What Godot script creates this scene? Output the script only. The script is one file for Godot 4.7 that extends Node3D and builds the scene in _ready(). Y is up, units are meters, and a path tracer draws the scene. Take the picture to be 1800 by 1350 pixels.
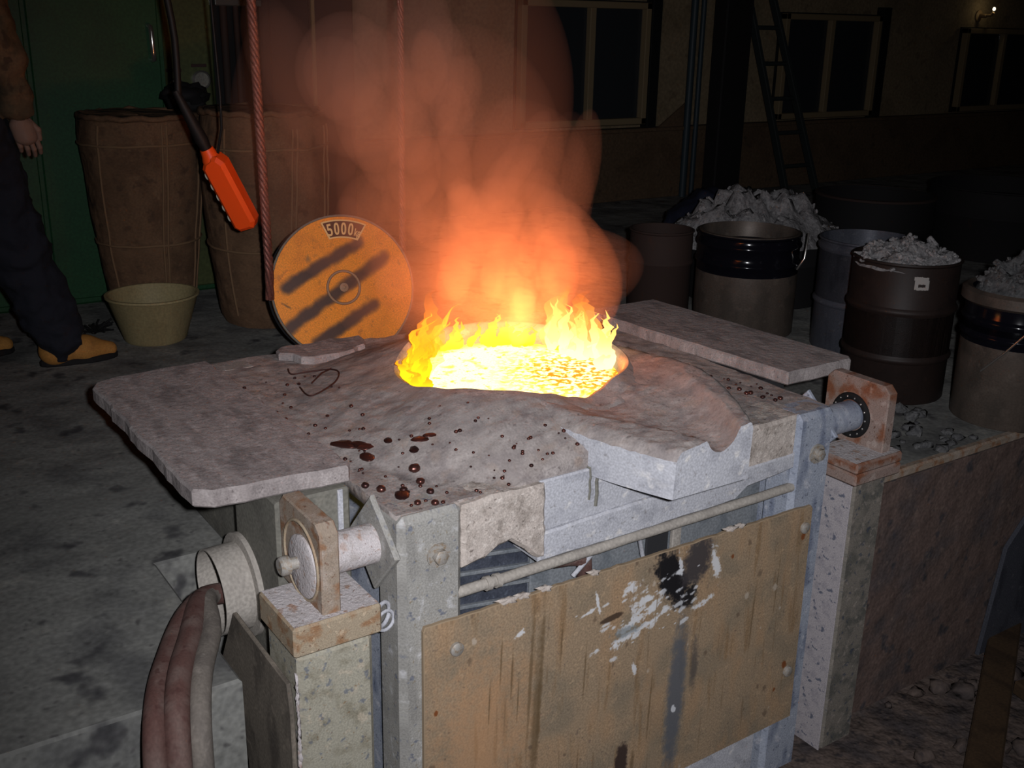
extends Node3D
# An induction furnace full of molten metal in a dark foundry, lit by the camera's flash and by the melt.

var N := FastNoiseLite.new()
var rng := RandomNumberGenerator.new()
var M := {}
var used := {}

# ---------------------------------------------------------------- mesh builder
class Mb:
	var st := SurfaceTool.new()
	var n := 0
	func _init() -> void:
		st.begin(Mesh.PRIMITIVE_TRIANGLES)
	func tri(a: Vector3, b: Vector3, c: Vector3, g := -1, ua := Vector2.ZERO, ub := Vector2.ZERO, uc := Vector2.ZERO) -> void:
		st.set_smooth_group(g)
		st.set_uv(ua); st.add_vertex(a)
		st.set_uv(uc); st.add_vertex(c)
		st.set_uv(ub); st.add_vertex(b)
		n += 1
	func quad(a: Vector3, b: Vector3, c: Vector3, d: Vector3, g := -1) -> void:
		tri(a, b, c, g); tri(a, c, d, g)
	func face(p: Array, o: Vector3, g := -1) -> void:   # a convex face turned away from o
		var mid := Vector3.ZERO
		for q in p: mid += q
		mid /= p.size()
		var nn: Vector3 = (p[1] - p[0]).cross(p[2] - p[0])
		if nn.dot(mid - o) < 0: p.reverse()
		for i in range(1, p.size() - 1): tri(p[0], p[i], p[i + 1], g)
	func box(c: Vector3, s: Vector3, b := 0.004, t := Transform3D()) -> void:
		var h := s / 2
		b = minf(b, minf(h.x, minf(h.y, h.z)) * 0.9)
		var P := {}
		for sx in [-1, 1]:
			for sy in [-1, 1]:
				for sz in [-1, 1]:
					P[[sx, sy, sz, 0]] = t * (c + Vector3(sx * h.x, sy * (h.y - b), sz * (h.z - b)))
					P[[sx, sy, sz, 1]] = t * (c + Vector3(sx * (h.x - b), sy * h.y, sz * (h.z - b)))
					P[[sx, sy, sz, 2]] = t * (c + Vector3(sx * (h.x - b), sy * (h.y - b), sz * h.z))
		var o := t * c
		for s1 in [-1, 1]:
			face([P[[s1, -1, -1, 0]], P[[s1, 1, -1, 0]], P[[s1, 1, 1, 0]], P[[s1, -1, 1, 0]]], o)
			face([P[[-1, s1, -1, 1]], P[[1, s1, -1, 1]], P[[1, s1, 1, 1]], P[[-1, s1, 1, 1]]], o)
			face([P[[-1, -1, s1, 2]], P[[1, -1, s1, 2]], P[[1, 1, s1, 2]], P[[-1, 1, s1, 2]]], o)
			for s2 in [-1, 1]:
				face([P[[s1, s2, -1, 0]], P[[s1, s2, 1, 0]], P[[s1, s2, 1, 1]], P[[s1, s2, -1, 1]]], o)
				face([P[[s1, -1, s2, 0]], P[[s1, 1, s2, 0]], P[[s1, 1, s2, 2]], P[[s1, -1, s2, 2]]], o)
				face([P[[-1, s1, s2, 1]], P[[1, s1, s2, 1]], P[[1, s1, s2, 2]], P[[-1, s1, s2, 2]]], o)
				for s3 in [-1, 1]:
					face([P[[s1, s2, s3, 0]], P[[s1, s2, s3, 1]], P[[s1, s2, s3, 2]]], o)
	# an outline in local x, y pushed along local z from z0 to z1, edges chamfered by b; uvr maps the front face
	func prism(pts: PackedVector2Array, z0: float, z1: float, b := 0.0, t := Transform3D(), uvr := Rect2()) -> void:
		if Geometry2D.is_polygon_clockwise(pts): pts.reverse()
		# is_polygon_clockwise is written for y down: make sure by area
		var ar := 0.0
		for i in pts.size():
			var p := pts[i]; var q := pts[(i + 1) % pts.size()]
			ar += p.x * q.y - q.x * p.y
		if ar < 0: pts.reverse()
		var k := pts.size()
		var inn := PackedVector2Array()
		for i in k:
			var p := pts[i]
			var e1 := (p - pts[(i + k - 1) % k]).normalized()
			var e2 := (pts[(i + 1) % k] - p).normalized()
			var n1 := Vector2(-e1.y, e1.x); var n2 := Vector2(-e2.y, e2.x)
			var m := (n1 + n2).normalized()
			inn.append(p + m * b / maxf(0.5, m.dot(n1)))
		var rings := [[inn, z0], [pts, z0 + b], [pts, z1 - b], [inn, z1]]
		if b <= 0: rings = [[pts, z0], [pts, z1]]
		for r in rings.size() - 1:
			for i in k:
				var j := (i + 1) % k
				var A: PackedVector2Array = rings[r][0]; var B: PackedVector2Array = rings[r + 1][0]
				quad(t * Vector3(A[i].x, A[i].y, rings[r][1]), t * Vector3(A[j].x, A[j].y, rings[r][1]), t * Vector3(B[j].x, B[j].y, rings[r + 1][1]), t * Vector3(B[i].x, B[i].y, rings[r + 1][1]))
		var idx := Geometry2D.triangulate_polygon(inn)
		for i in range(0, idx.size(), 3):
			var q := [inn[idx[i]], inn[idx[i + 1]], inn[idx[i + 2]]]
			if (q[1] - q[0]).cross(q[2] - q[0]) < 0: q = [q[0], q[2], q[1]]
			var u := []
			for w in q: u.append(Vector2((w.x - uvr.position.x) / uvr.size.x, 1.0 - (w.y - uvr.position.y) / uvr.size.y) if uvr.size.x > 0 else Vector2.ZERO)
			tri(t * Vector3(q[0].x, q[0].y, z1), t * Vector3(q[1].x, q[1].y, z1), t * Vector3(q[2].x, q[2].y, z1), -1, u[0], u[1], u[2])
			tri(t * Vector3(q[0].x, q[0].y, z0), t * Vector3(q[2].x, q[2].y, z0), t * Vector3(q[1].x, q[1].y, z0))
	func tube(p: Array, r, sides := 10, cap := true, g := 1) -> void:
		var rings := []
		var side := Vector3.ZERO
		for i in p.size():
			var d: Vector3 = (p[mini(i + 1, p.size() - 1)] - p[maxi(i - 1, 0)]).normalized()
			if i == 0: side = d.cross(Vector3.UP if absf(d.y) < 0.9 else Vector3.RIGHT).normalized()
			side = (side - d * side.dot(d)).normalized()
			var up := d.cross(side)
			var ring := []
			var rr: float = r[i] if r is Array else r
			for k in sides:
				var a := TAU * k / sides
				ring.append(p[i] + (side * cos(a) + up * sin(a)) * rr)
			rings.append(ring)
		for i in p.size() - 1:
			for k in sides:
				var j := (k + 1) % sides
				quad(rings[i][k], rings[i][j], rings[i + 1][j], rings[i + 1][k], g)
		if cap:
			for k in sides:
				var j := (k + 1) % sides
				tri(p[0], rings[0][j], rings[0][k]); tri(p[-1], rings[-1][k], rings[-1][j])
	# profile of (radius, height) turned round y; disp(point, angle, height) may push a point about
	func lathe(prof: Array, segs := 32, t := Transform3D(), disp = null, g0 := 1) -> void:
		var rings := []
		for q in prof:
			var ring := []
			for k in segs:
				var a := TAU * k / segs
				var v := Vector3(cos(a) * q.x, q.y, sin(a) * q.x)
				if disp != null: v = disp.call(v, a, q.y)
				ring.append(t * v)
			rings.append(ring)
		var g := g0
		for i in prof.size() - 1:
			if i > 0:
				var d1: Vector2 = (prof[i] - prof[i - 1]).normalized()
				var d2: Vector2 = (prof[i + 1] - prof[i]).normalized()
				if d1.dot(d2) < 0.75: g += 1
			for k in segs:
				var j := (k + 1) % segs
				if prof[i].x > 1e-5: tri(rings[i][k], rings[i + 1][k], rings[i][j], g)
				if prof[i + 1].x > 1e-5: tri(rings[i][j], rings[i + 1][k], rings[i + 1][j], g)
	func grid(nu: int, nv: int, f: Callable, flip := false, g := 1) -> void:
		var P := []
		for j in nv + 1:
			var row := []
			for i in nu + 1: row.append(f.call(float(i) / nu, float(j) / nv))
			P.append(row)
		for j in nv:
			for i in nu:
				var a: Vector3 = P[j][i]; var b: Vector3 = P[j][i + 1]; var c: Vector3 = P[j + 1][i + 1]; var d: Vector3 = P[j + 1][i]
				var ua := Vector2(float(i) / nu, float(j) / nv); var ub := Vector2(float(i + 1) / nu, float(j) / nv)
				var uc := Vector2(float(i + 1) / nu, float(j + 1) / nv); var ud := Vector2(float(i) / nu, float(j + 1) / nv)
				if flip:
					tri(a, c, b, g, ua, uc, ub); tri(a, d, c, g, ua, ud, uc)
				else:
					tri(a, b, c, g, ua, ub, uc); tri(a, c, d, g, ua, uc, ud)
	func done() -> ArrayMesh:
		st.generate_normals()
		return st.commit()


# ---------------------------------------------------------------- naming
func numbered(s: String) -> String:
	var k: int = used.get(s, 0)
	used[s] = k + 1
	return s if k == 0 else "%s_%03d" % [s, k]

func tag(o: Node, label: String, category: String, group := "", kind := "") -> Node:
	if label: o.set_meta("label", label)
	if category: o.set_meta("category", category)
	if group: o.set_meta("group", group)
	if kind: o.set_meta("kind", kind)
	return o

func obj(called: String, m, mat, parent: Node = null) -> MeshInstance3D:
	var o := MeshInstance3D.new()
	o.mesh = m.done() if m is Mb else m
	o.material_override = M[mat] if mat is String else mat
	o.name = numbered(called) if parent == null else called
	(parent if parent else self).add_child(o, true)
	return o

func thing(called: String, label: String, category: String, at := Vector3.ZERO, group := "", kind := "") -> Node3D:
	var o := Node3D.new()
	o.name = numbered(called)
	add_child(o, true)
	o.position = at
	tag(o, label, category, group, kind)
	return o

func struct(called: String, m, mat, label := "") -> MeshInstance3D:
	var o := obj(called, m, mat)
	tag(o, label, "", "", "structure")
	return o

func T(x: float, y: float, z: float, b := Basis()) -> Transform3D:
	return Transform3D(b, Vector3(x, y, z))

func ns(x: float, y: float, z: float, f: float) -> float:
	return N.get_noise_3d(x * f, y * f, z * f)

# ---------------------------------------------------------------- textures
func noise_bytes(w: int, h: int, freq: float, oct: int, sd: int, stretch := 1) -> PackedByteArray:
	var f := FastNoiseLite.new()
	f.seed = sd
	f.noise_type = FastNoiseLite.TYPE_SIMPLEX_SMOOTH
	f.frequency = freq
	f.fractal_octaves = oct
	var im := f.get_seamless_image(w, maxi(h / stretch, 8))
	if stretch > 1: im.resize(w, h, Image.INTERPOLATE_CUBIC)
	im.convert(Image.FORMAT_L8)
	return im.get_data()

# layers: [frequency, octaves, low, high, colour, strength, (stretch)]
func paint(w: int, h: int, base: Color, layers: Array, sd: int) -> PackedFloat32Array:
	var px := PackedFloat32Array()
	px.resize(w * h * 3)
	for i in w * h:
		px[i * 3] = base.r; px[i * 3 + 1] = base.g; px[i * 3 + 2] = base.b
	for L in layers:
		sd += 17
		var b := noise_bytes(w, h, L[0], L[1], sd, L[6] if L.size() > 6 else 1)
		var lut := PackedFloat32Array()
		var lo: float = L[2]; var hi: float = L[3]; var amt: float = L[5]
		if lo >= 0.6:
			lo += 0.06; hi += 0.1; amt *= 0.85
		else:
			lo -= 0.05; hi += 0.15; amt *= 0.85
		for v in 256: lut.append(smoothstep(lo, hi, v / 255.0) * amt)
		var c: Color = L[4]
		for i in w * h:
			var m := lut[b[i]]
			if m > 0.004:
				var k := i * 3
				px[k] += (c.r - px[k]) * m
				px[k + 1] += (c.g - px[k + 1]) * m
				px[k + 2] += (c.b - px[k + 2]) * m
	var gr := noise_bytes(w, h, 0.16, 3, sd + 5)
	for i in w * h:
		var q := 0.86 + 0.28 * gr[i] / 255.0
		px[i * 3] *= q; px[i * 3 + 1] *= q; px[i * 3 + 2] *= q
	return px

func to_tex(px: PackedFloat32Array, w: int, h: int) -> ImageTexture:
	var d := PackedByteArray()
	d.resize(w * h * 3)
	for i in w * h * 3: d[i] = int(clampf(px[i], 0, 1) * 255)
	return ImageTexture.create_from_image(Image.create_from_data(w, h, false, Image.FORMAT_RGB8, d))

func tex(base: Color, layers: Array, sd: int, n := 384) -> ImageTexture:
	return to_tex(paint(n, n, base, layers, sd), n, n)

func C8(r: int, g: int, b: int) -> Color:
	return Color(r / 255.0, g / 255.0, b / 255.0)

var bumps := {}
func bump(kind: String) -> ImageTexture:
	if not bumps.has(kind):
		var p: Array = {"fine": [0.05, 4], "coarse": [0.015, 5], "weave": [0.12, 2], "wrinkle": [0.012, 3]}[kind]
		var b := noise_bytes(384, 384, p[0], p[1], 5)
		bumps[kind] = ImageTexture.create_from_image(Image.create_from_data(384, 384, false, Image.FORMAT_L8, b))
	return bumps[kind]

func mat(called: String, t, rough: float, size := 0.5, bump_kind := "", bump_cm := 0.0, metal := 0.0, world := true) -> StandardMaterial3D:
	var m := StandardMaterial3D.new()
	m.resource_name = called
	m.roughness = rough
	m.metallic = metal
	m.metallic_specular = 0.35
	if t is Color: m.albedo_color = t
	elif t: m.albedo_texture = t
	if size > 0:
		m.uv1_triplanar = true
		m.uv1_world_triplanar = world
		m.uv1_scale = Vector3.ONE / size
	if bump_kind:
		m.heightmap_enabled = true
		m.heightmap_texture = bump(bump_kind)
		m.heightmap_scale = bump_cm
	M[called] = m
	return m

func blob(px: PackedFloat32Array, w: int, h: int, cx: float, cy: float, rx: float, ry: float, c: Color, s: float, soft := 0.5, rough := 0.35, turn := 0.0) -> void:
	var R := maxf(rx * w, ry * h) * 1.5
	for y in range(maxi(0, int(cy * h - R)), mini(h, int(cy * h + R))):
		for x in range(maxi(0, int(cx * w - R)), mini(w, int(cx * w + R))):
			var q := Vector2((x - cx * w), (y - cy * h)).rotated(-turn)
			var d := Vector2(q.x / (rx * w), q.y / (ry * h)).length() + N.get_noise_2d(x * 3.0, y * 3.0) * rough + N.get_noise_2d(x * 11.0, y * 11.0) * rough * 0.6
			var m := (1.0 - smoothstep(1.0 - soft, 1.0, d)) * s
			if m > 0.003:
				var k := (y * w + x) * 3
				px[k] += (c.r - px[k]) * m; px[k + 1] += (c.g - px[k + 1]) * m; px[k + 2] += (c.b - px[k + 2]) * m

func make_materials() -> void:
	N.seed = 3
	N.frequency = 0.01
	N.fractal_octaves = 4
	rng.seed = 11
	mat("stone", tex(C8(150, 142, 138), [[0.012, 4, 0.45, 0.75, C8(112, 104, 104), 0.8], [0.02, 4, 0.55, 0.8, C8(182, 174, 170), 0.7], [0.05, 3, 0.66, 0.8, C8(84, 76, 74), 0.75], [0.015, 2, 0.62, 0.8, C8(150, 128, 112), 0.5]], 1, 512), 0.95, 0.55, "fine", 0.14)
	mat("slab", tex(C8(146, 138, 136), [[0.012, 4, 0.45, 0.7, C8(108, 101, 100), 0.8, 3], [0.03, 4, 0.55, 0.8, C8(178, 170, 168), 0.7, 2], [0.06, 3, 0.68, 0.8, C8(80, 72, 72), 0.7]], 2, 512), 0.95, 0.5, "fine", 0.14)
	mat("lining", tex(C8(174, 175, 181), [[0.012, 4, 0.5, 0.8, C8(140, 141, 148), 0.7], [0.05, 3, 0.68, 0.85, C8(120, 116, 116), 0.8], [0.02, 3, 0.65, 0.85, C8(214, 210, 205), 0.8]], 3), 0.95, 0.45, "", 0.0)
	mat("lump", tex(C8(176, 166, 158), [[0.015, 4, 0.45, 0.75, C8(138, 128, 120), 0.8], [0.04, 4, 0.55, 0.8, C8(206, 198, 190), 0.7], [0.05, 3, 0.68, 0.8, C8(96, 86, 80), 0.8]], 4), 0.95, 0.35, "coarse", 0.4)
	mat("channel", tex(C8(154, 152, 147), [[0.01, 3, 0.45, 0.75, C8(130, 128, 124), 0.7, 4], [0.025, 3, 0.66, 0.76, C8(92, 98, 116), 0.75], [0.02, 3, 0.6, 0.85, C8(196, 196, 198), 0.8], [0.06, 2, 0.74, 0.84, C8(120, 105, 80), 0.6]], 6), 0.6, 0.35, "", 0.0, 0.15)
	mat("bluedust", tex(C8(150, 156, 168), [[0.012, 3, 0.5, 0.75, C8(96, 104, 124), 0.8, 3], [0.02, 3, 0.6, 0.85, C8(190, 190, 196), 0.8], [0.05, 3, 0.7, 0.8, C8(70, 74, 88), 0.7]], 7), 0.7, 0.4, "", 0.0, 0.1)
	mat("rust", tex(C8(138, 124, 110), [[0.012, 4, 0.55, 0.72, C8(124, 82, 54), 0.85], [0.014, 3, 0.5, 0.75, C8(160, 148, 138), 0.85], [0.05, 3, 0.68, 0.82, C8(84, 52, 38), 0.8]], 8), 0.8, 0.3, "", 0.0)
	mat("rust_orange", tex(C8(132, 114, 106), [[0.008, 4, 0.45, 0.65, C8(112, 62, 38), 0.95], [0.05, 3, 0.68, 0.82, C8(70, 42, 30), 0.8], [0.014, 3, 0.6, 0.8, C8(160, 146, 138), 0.8]], 41), 0.8, 0.3)
	mat("rustdust", tex(C8(178, 172, 172), [[0.012, 4, 0.62, 0.76, C8(140, 104, 84), 0.8], [0.014, 3, 0.5, 0.8, C8(150, 142, 138), 0.7], [0.06, 3, 0.68, 0.82, C8(92, 62, 52), 0.8]], 9), 0.9, 0.25, "fine", 0.15)
	mat("plate_edge", tex(C8(150, 136, 116), [[0.012, 4, 0.55, 0.78, C8(128, 88, 58), 0.8], [0.03, 3, 0.6, 0.8, C8(188, 170, 146), 0.8], [0.05, 3, 0.7, 0.82, C8(84, 56, 42), 0.8]], 10), 0.8, 0.25, "", 0.0)
	mat("post", tex(C8(150, 146, 132), [[0.015, 4, 0.5, 0.75, C8(118, 112, 96), 0.8], [0.02, 3, 0.6, 0.8, C8(176, 164, 146), 0.8], [0.03, 3, 0.68, 0.78, C8(86, 92, 106), 0.7], [0.06, 2, 0.74, 0.84, C8(110, 80, 54), 0.6]], 12), 0.8, 0.35, "", 0.0)
	mat("post_mottled", tex(C8(118, 112, 104), [[0.012, 4, 0.45, 0.7, C8(78, 78, 74), 0.85], [0.03, 3, 0.62, 0.75, C8(58, 64, 78), 0.8], [0.03, 3, 0.62, 0.8, C8(150, 140, 132), 0.7]], 13), 0.85, 0.4, "", 0.0)
	mat("post_white", tex(C8(160, 154, 156), [[0.015, 3, 0.55, 0.8, C8(132, 128, 134), 0.7], [0.025, 3, 0.64, 0.72, C8(70, 76, 92), 0.85], [0.05, 3, 0.68, 0.8, C8(96, 96, 108), 0.7]], 14), 0.85, 0.3, "", 0.0)
	mat("floor", tex(C8(118, 118, 114), [[0.008, 5, 0.48, 0.72, C8(80, 80, 80), 0.85], [0.014, 4, 0.62, 0.74, C8(46, 45, 48), 0.8], [0.02, 4, 0.6, 0.8, C8(146, 144, 136), 0.6], [0.09, 2, 0.68, 0.85, C8(66, 64, 64), 0.7]], 15, 768), 0.95, 2.4, "coarse", 1.2)
	mat("pit_wall", tex(C8(96, 80, 74), [[0.01, 4, 0.45, 0.7, C8(74, 68, 69), 0.85], [0.02, 4, 0.6, 0.78, C8(50, 52, 58), 0.8], [0.04, 3, 0.66, 0.8, C8(116, 100, 90), 0.6]], 16), 0.95, 0.9, "coarse", 0.8)
	mat("pit_floor", tex(C8(92, 80, 74), [[0.01, 4, 0.45, 0.7, C8(60, 56, 58), 0.85], [0.03, 4, 0.6, 0.78, C8(40, 38, 42), 0.8], [0.05, 3, 0.66, 0.8, C8(112, 96, 84), 0.6]], 17), 0.95, 0.8, "coarse", 2.0)
	mat("wall", tex(C8(118, 104, 82), [[0.01, 4, 0.45, 0.75, C8(98, 86, 66), 0.7], [0.03, 3, 0.64, 0.8, C8(86, 74, 58), 0.6]], 18), 0.9, 2.0)
	mat("dado", tex(C8(82, 66, 50), [[0.01, 4, 0.45, 0.75, C8(66, 52, 38), 0.7], [0.03, 3, 0.64, 0.8, C8(56, 46, 36), 0.6]], 19), 0.9, 1.8)
	mat("bag", tex(C8(98, 74, 55), [[0.01, 4, 0.45, 0.75, C8(68, 50, 37), 0.8, 2], [0.02, 4, 0.62, 0.76, C8(56, 42, 34), 0.75], [0.03, 3, 0.62, 0.85, C8(116, 92, 70), 0.6]], 20), 0.95, 0.7, "wrinkle", 1.2)
	mat("bag_seam", C8(108, 84, 62), 0.9, 0.0)
	mat("green", tex(C8(30, 66, 40), [[0.008, 3, 0.45, 0.75, C8(26, 56, 36), 0.7], [0.05, 3, 0.7, 0.85, C8(44, 64, 40), 0.5]], 21), 0.45, 1.0)
	mat("olive", tex(C8(64, 70, 42), [[0.008, 3, 0.45, 0.75, C8(56, 62, 38), 0.7]], 22, 256), 0.45, 1.0)
	mat("ash", tex(C8(132, 130, 130), [[0.02, 4, 0.45, 0.7, C8(88, 86, 88), 0.8], [0.05, 3, 0.58, 0.75, C8(50, 48, 50), 0.85], [0.03, 3, 0.64, 0.8, C8(176, 172, 170), 0.8]], 23), 0.95, 0.3, "coarse", 1.0)
	mat("ash_dark", tex(C8(92, 92, 92), [[0.02, 4, 0.45, 0.7, C8(60, 60, 62), 0.8], [0.05, 3, 0.58, 0.75, C8(36, 36, 38), 0.85], [0.03, 3, 0.66, 0.8, C8(130, 128, 126), 0.7]], 24), 0.95, 0.3, "coarse", 1.0)
	mat("black_gloss", C8(14, 14, 20), 0.12, 0.0)
	mat("dusty_drum", tex(C8(82, 73, 66), [[0.01, 4, 0.45, 0.72, C8(56, 52, 48), 0.85, 2], [0.02, 3, 0.6, 0.8, C8(98, 88, 80), 0.7]], 25), 0.45, 0.5, "", 0.0, 0.2)
	mat("brown_drum", tex(C8(36, 27, 24), [[0.012, 4, 0.45, 0.75, C8(27, 21, 20), 0.85], [0.03, 3, 0.66, 0.8, C8(52, 36, 30), 0.6]], 26), 0.55, 0.5)
	mat("grey_drum", tex(C8(78, 80, 88), [[0.012, 4, 0.45, 0.75, C8(52, 54, 62), 0.85, 3], [0.03, 3, 0.66, 0.8, C8(110, 110, 114), 0.6]], 27), 0.4, 0.5, "", 0.0, 0.3)
	mat("dark", C8(22, 21, 22), 0.8, 0.0)
	mat("dark_blue", C8(20, 24, 40), 0.8, 0.0)
	mat("dark_brown", C8(48, 36, 32), 0.8, 0.0)
	mat("maroon", C8(48, 32, 30), 0.7, 0.0)
	mat("tan_paint", C8(120, 100, 72), 0.6, 0.0)
	mat("grey_paint", tex(C8(112, 110, 102), [[0.01, 3, 0.45, 0.75, C8(92, 90, 84), 0.7], [0.03, 3, 0.64, 0.8, C8(132, 128, 118), 0.6]], 28, 256), 0.7, 0.5)
	mat("duct", tex(C8(156, 150, 142), [[0.01, 3, 0.45, 0.75, C8(128, 122, 116), 0.7], [0.03, 3, 0.64, 0.8, C8(172, 166, 158), 0.6]], 29, 256), 0.85, 0.4)
	mat("gusset", tex(C8(112, 104, 94), [[0.012, 4, 0.45, 0.72, C8(76, 70, 64), 0.85, 3], [0.03, 3, 0.62, 0.8, C8(134, 124, 112), 0.6]], 30, 256), 0.8, 0.4, "", 0.0)
	mat("hose_red", tex(C8(88, 62, 57), [[0.012, 4, 0.4, 0.72, C8(112, 98, 92), 0.85], [0.03, 3, 0.62, 0.8, C8(62, 36, 34), 0.7]], 31, 256), 0.8, 0.3)
	mat("hose_grey", tex(C8(112, 105, 98), [[0.012, 4, 0.4, 0.72, C8(88, 82, 78), 0.8], [0.03, 3, 0.62, 0.8, C8(150, 142, 134), 0.7]], 32, 256), 0.8, 0.3)
	mat("orange", C8(214, 74, 22), 0.45, 0.0)
	mat("button", C8(180, 176, 160), 0.5, 0.0)
	mat("cable", C8(18, 17, 18), 0.6, 0.0)
	mat("rope", tex(C8(120, 78, 70), [[0.04, 3, 0.45, 0.75, C8(84, 50, 46), 0.8], [0.06, 3, 0.66, 0.8, C8(176, 150, 140), 0.7]], 33, 256), 0.5, 0.2, "", 0.0, 0.4)
	mat("bucket", tex(C8(138, 126, 92), [[0.01, 3, 0.5, 0.8, C8(112, 100, 72), 0.7]], 34, 256), 0.6, 0.5)
	mat("trousers", C8(28, 30, 38), 0.95, 0.4, "wrinkle", 1.0)
	mat("jacket", tex(C8(86, 72, 56), [[0.02, 3, 0.5, 0.58, C8(58, 56, 44), 0.9], [0.025, 3, 0.62, 0.68, C8(44, 38, 34), 0.9]], 35, 256), 0.95, 0.5, "wrinkle", 0.8)
	mat("boot", tex(C8(158, 112, 56), [[0.02, 3, 0.5, 0.75, C8(120, 84, 44), 0.8]], 36, 256), 0.8, 0.3)
	mat("skin", C8(112, 92, 82), 0.6, 0.0)
	mat("hair", C8(24, 20, 18), 0.8, 0.0)
	mat("chrome", C8(190, 188, 184), 0.2, 0.0, "", 0.0, 0.9)
	mat("bolt", tex(C8(158, 154, 148), [[0.03, 3, 0.5, 0.75, C8(130, 104, 76), 0.7]], 37, 256), 0.6, 0.1, "", 0.0, 0.3)
	mat("droplet", C8(96, 62, 56), 0.28, 0.0, "", 0.0, 0.75)
	mat("droplet_dark", C8(62, 40, 38), 0.35, 0.0, "", 0.0, 0.6)
	mat("wire", C8(70, 44, 40), 0.6, 0.0, "", 0.0, 0.4)
	mat("window_frame", C8(112, 98, 74), 0.7, 0.0)
	mat("window_shade", C8(12, 14, 15), 0.8, 0.0)
	mat("ladder", C8(34, 40, 40), 0.7, 0.0)
	mat("pipe_blue", C8(40, 52, 58), 0.5, 0.0)
	mat("plank", tex(C8(70, 54, 38), [[0.02, 4, 0.45, 0.72, C8(48, 36, 26), 0.8, 4]], 38, 256), 0.9, 0.5)
	mat("label_paper", C8(140, 136, 132), 0.8, 0.0)
	mat("sign_dark", C8(62, 34, 26), 0.6, 0.0)
	mat("sign_light", C8(226, 190, 130), 0.6, 0.0)
	mat("ring_grey", C8(150, 120, 96), 0.6, 0.0)
	mat("coil", tex(C8(66, 70, 80), [[0.02, 3, 0.45, 0.75, C8(50, 54, 64), 0.8], [0.03, 3, 0.62, 0.8, C8(100, 108, 122), 0.7]], 39, 256), 0.5, 0.3)
	mat("inner_sheet", tex(C8(120, 124, 128), [[0.012, 3, 0.45, 0.75, C8(92, 98, 104), 0.8]], 40, 256), 0.6, 0.4)
	mat("shell", C8(44, 44, 46), 0.9, 0.0)
	var glass := mat("glass", Color(0.3, 0.33, 0.36, 0.1), 0.05, 0.0)
	glass.transparency = BaseMaterial3D.TRANSPARENCY_ALPHA
	# the rusty front plate: streaks, splashes of white, a burnt patch with a run below it
	var w := 1024; var h := 600
	var p := paint(w, h, C8(146, 126, 103), [[0.006, 4, 0.4, 0.7, C8(124, 112, 95), 0.85], [0.01, 4, 0.5, 0.75, C8(158, 128, 98), 0.7, 3], [0.02, 4, 0.6, 0.8, C8(120, 94, 66), 0.6, 10], [0.03, 3, 0.62, 0.8, C8(176, 150, 120), 0.5], [0.05, 3, 0.72, 0.82, C8(96, 82, 74), 0.6]], 50)
	blob(p, w, h, 0.12, 0.5, 0.16, 0.5, C8(182, 136, 98), 0.5, 0.9)
	for q in [[0.228, 0.3, 0.006, 0.4], [0.252, 0.34, 0.007, 0.44], [0.243, 0.5, 0.014, 0.5], [0.16, 0.2, 0.003, 0.12], [0.185, 0.26, 0.003, 0.14], [0.2, 0.36, 0.0025, 0.12], [0.135, 0.34, 0.0025, 0.14], [0.36, 0.36, 0.003, 0.16], [0.3, 0.2, 0.003, 0.1], [0.1, 0.75, 0.003, 0.14], [0.15, 0.85, 0.003, 0.16], [0.54, 0.6, 0.004, 0.2], [0.5, 0.86, 0.008, 0.14], [0.35, 0.8, 0.003, 0.2], [0.9, 0.3, 0.003, 0.2], [0.83, 0.4, 0.004, 0.18]]:
		blob(p, w, h, q[0], q[1], q[2], q[3], C8(92, 74, 52), 0.62, 0.8, 0.25, 0.03)
	blob(p, w, h, 0.613, 0.62, 0.034, 0.46, C8(84, 88, 96), 0.85, 0.6, 0.2, 0.02)
	blob(p, w, h, 0.66, 0.5, 0.016, 0.16, C8(66, 62, 62), 0.6, 0.8, 0.3)
	blob(p, w, h, 0.58, 0.11, 0.04, 0.17, C8(20, 19, 22), 0.97, 0.4, 0.3, -0.45)
	blob(p, w, h, 0.645, 0.07, 0.05, 0.13, C8(58, 54, 56), 0.9, 0.5, 0.3, 0.4)
	blob(p, w, h, 0.63, 0.2, 0.022, 0.06, C8(24, 23, 25), 0.95, 0.5, 0.4)
	for q in [[0.47, 0.09, 0.03, 0.025], [0.5, 0.16, 0.035, 0.02], [0.48, 0.23, 0.05, 0.022], [0.53, 0.2, 0.02, 0.03], [0.46, 0.28, 0.045, 0.02], [0.51, 0.26, 0.04, 0.016], [0.67, 0.25, 0.035, 0.014], [0.7, 0.1, 0.012, 0.09], [0.6, 0.06, 0.006, 0.05], [0.56, 0.23, 0.03, 0.014], [0.44, 0.3, 0.02, 0.02], [0.36, 0.13, 0.022, 0.008], [0.385, 0.1, 0.004, 0.05], [0.2, 0.12, 0.015, 0.012], [0.49, 0.42, 0.006, 0.03], [0.34, 0.93, 0.004, 0.03], [0.61, 0.66, 0.008, 0.02]]:
		blob(p, w, h, q[0], q[1], q[2], q[3], C8(206, 208, 212), 0.9, 0.55, 0.75, -0.25)
	for k in 70:
		var cx := 0.52 + rng.randfn() * 0.075; var cy := 0.2 + rng.randfn() * 0.07
		var sz := rng.randf_range(0.003, 0.016)
		blob(p, w, h, cx, cy, sz, sz * 0.8, C8(204, 206, 210), 0.8, 0.6, 0.8, -0.25)
	for k in 40:
		var sz := rng.randf_range(0.002, 0.009)
		blob(p, w, h, rng.randf(), rng.randf(), sz, sz * 2.4, C8(94, 78, 64) if k % 3 else C8(186, 176, 164), 0.6, 0.7, 0.6)
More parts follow.
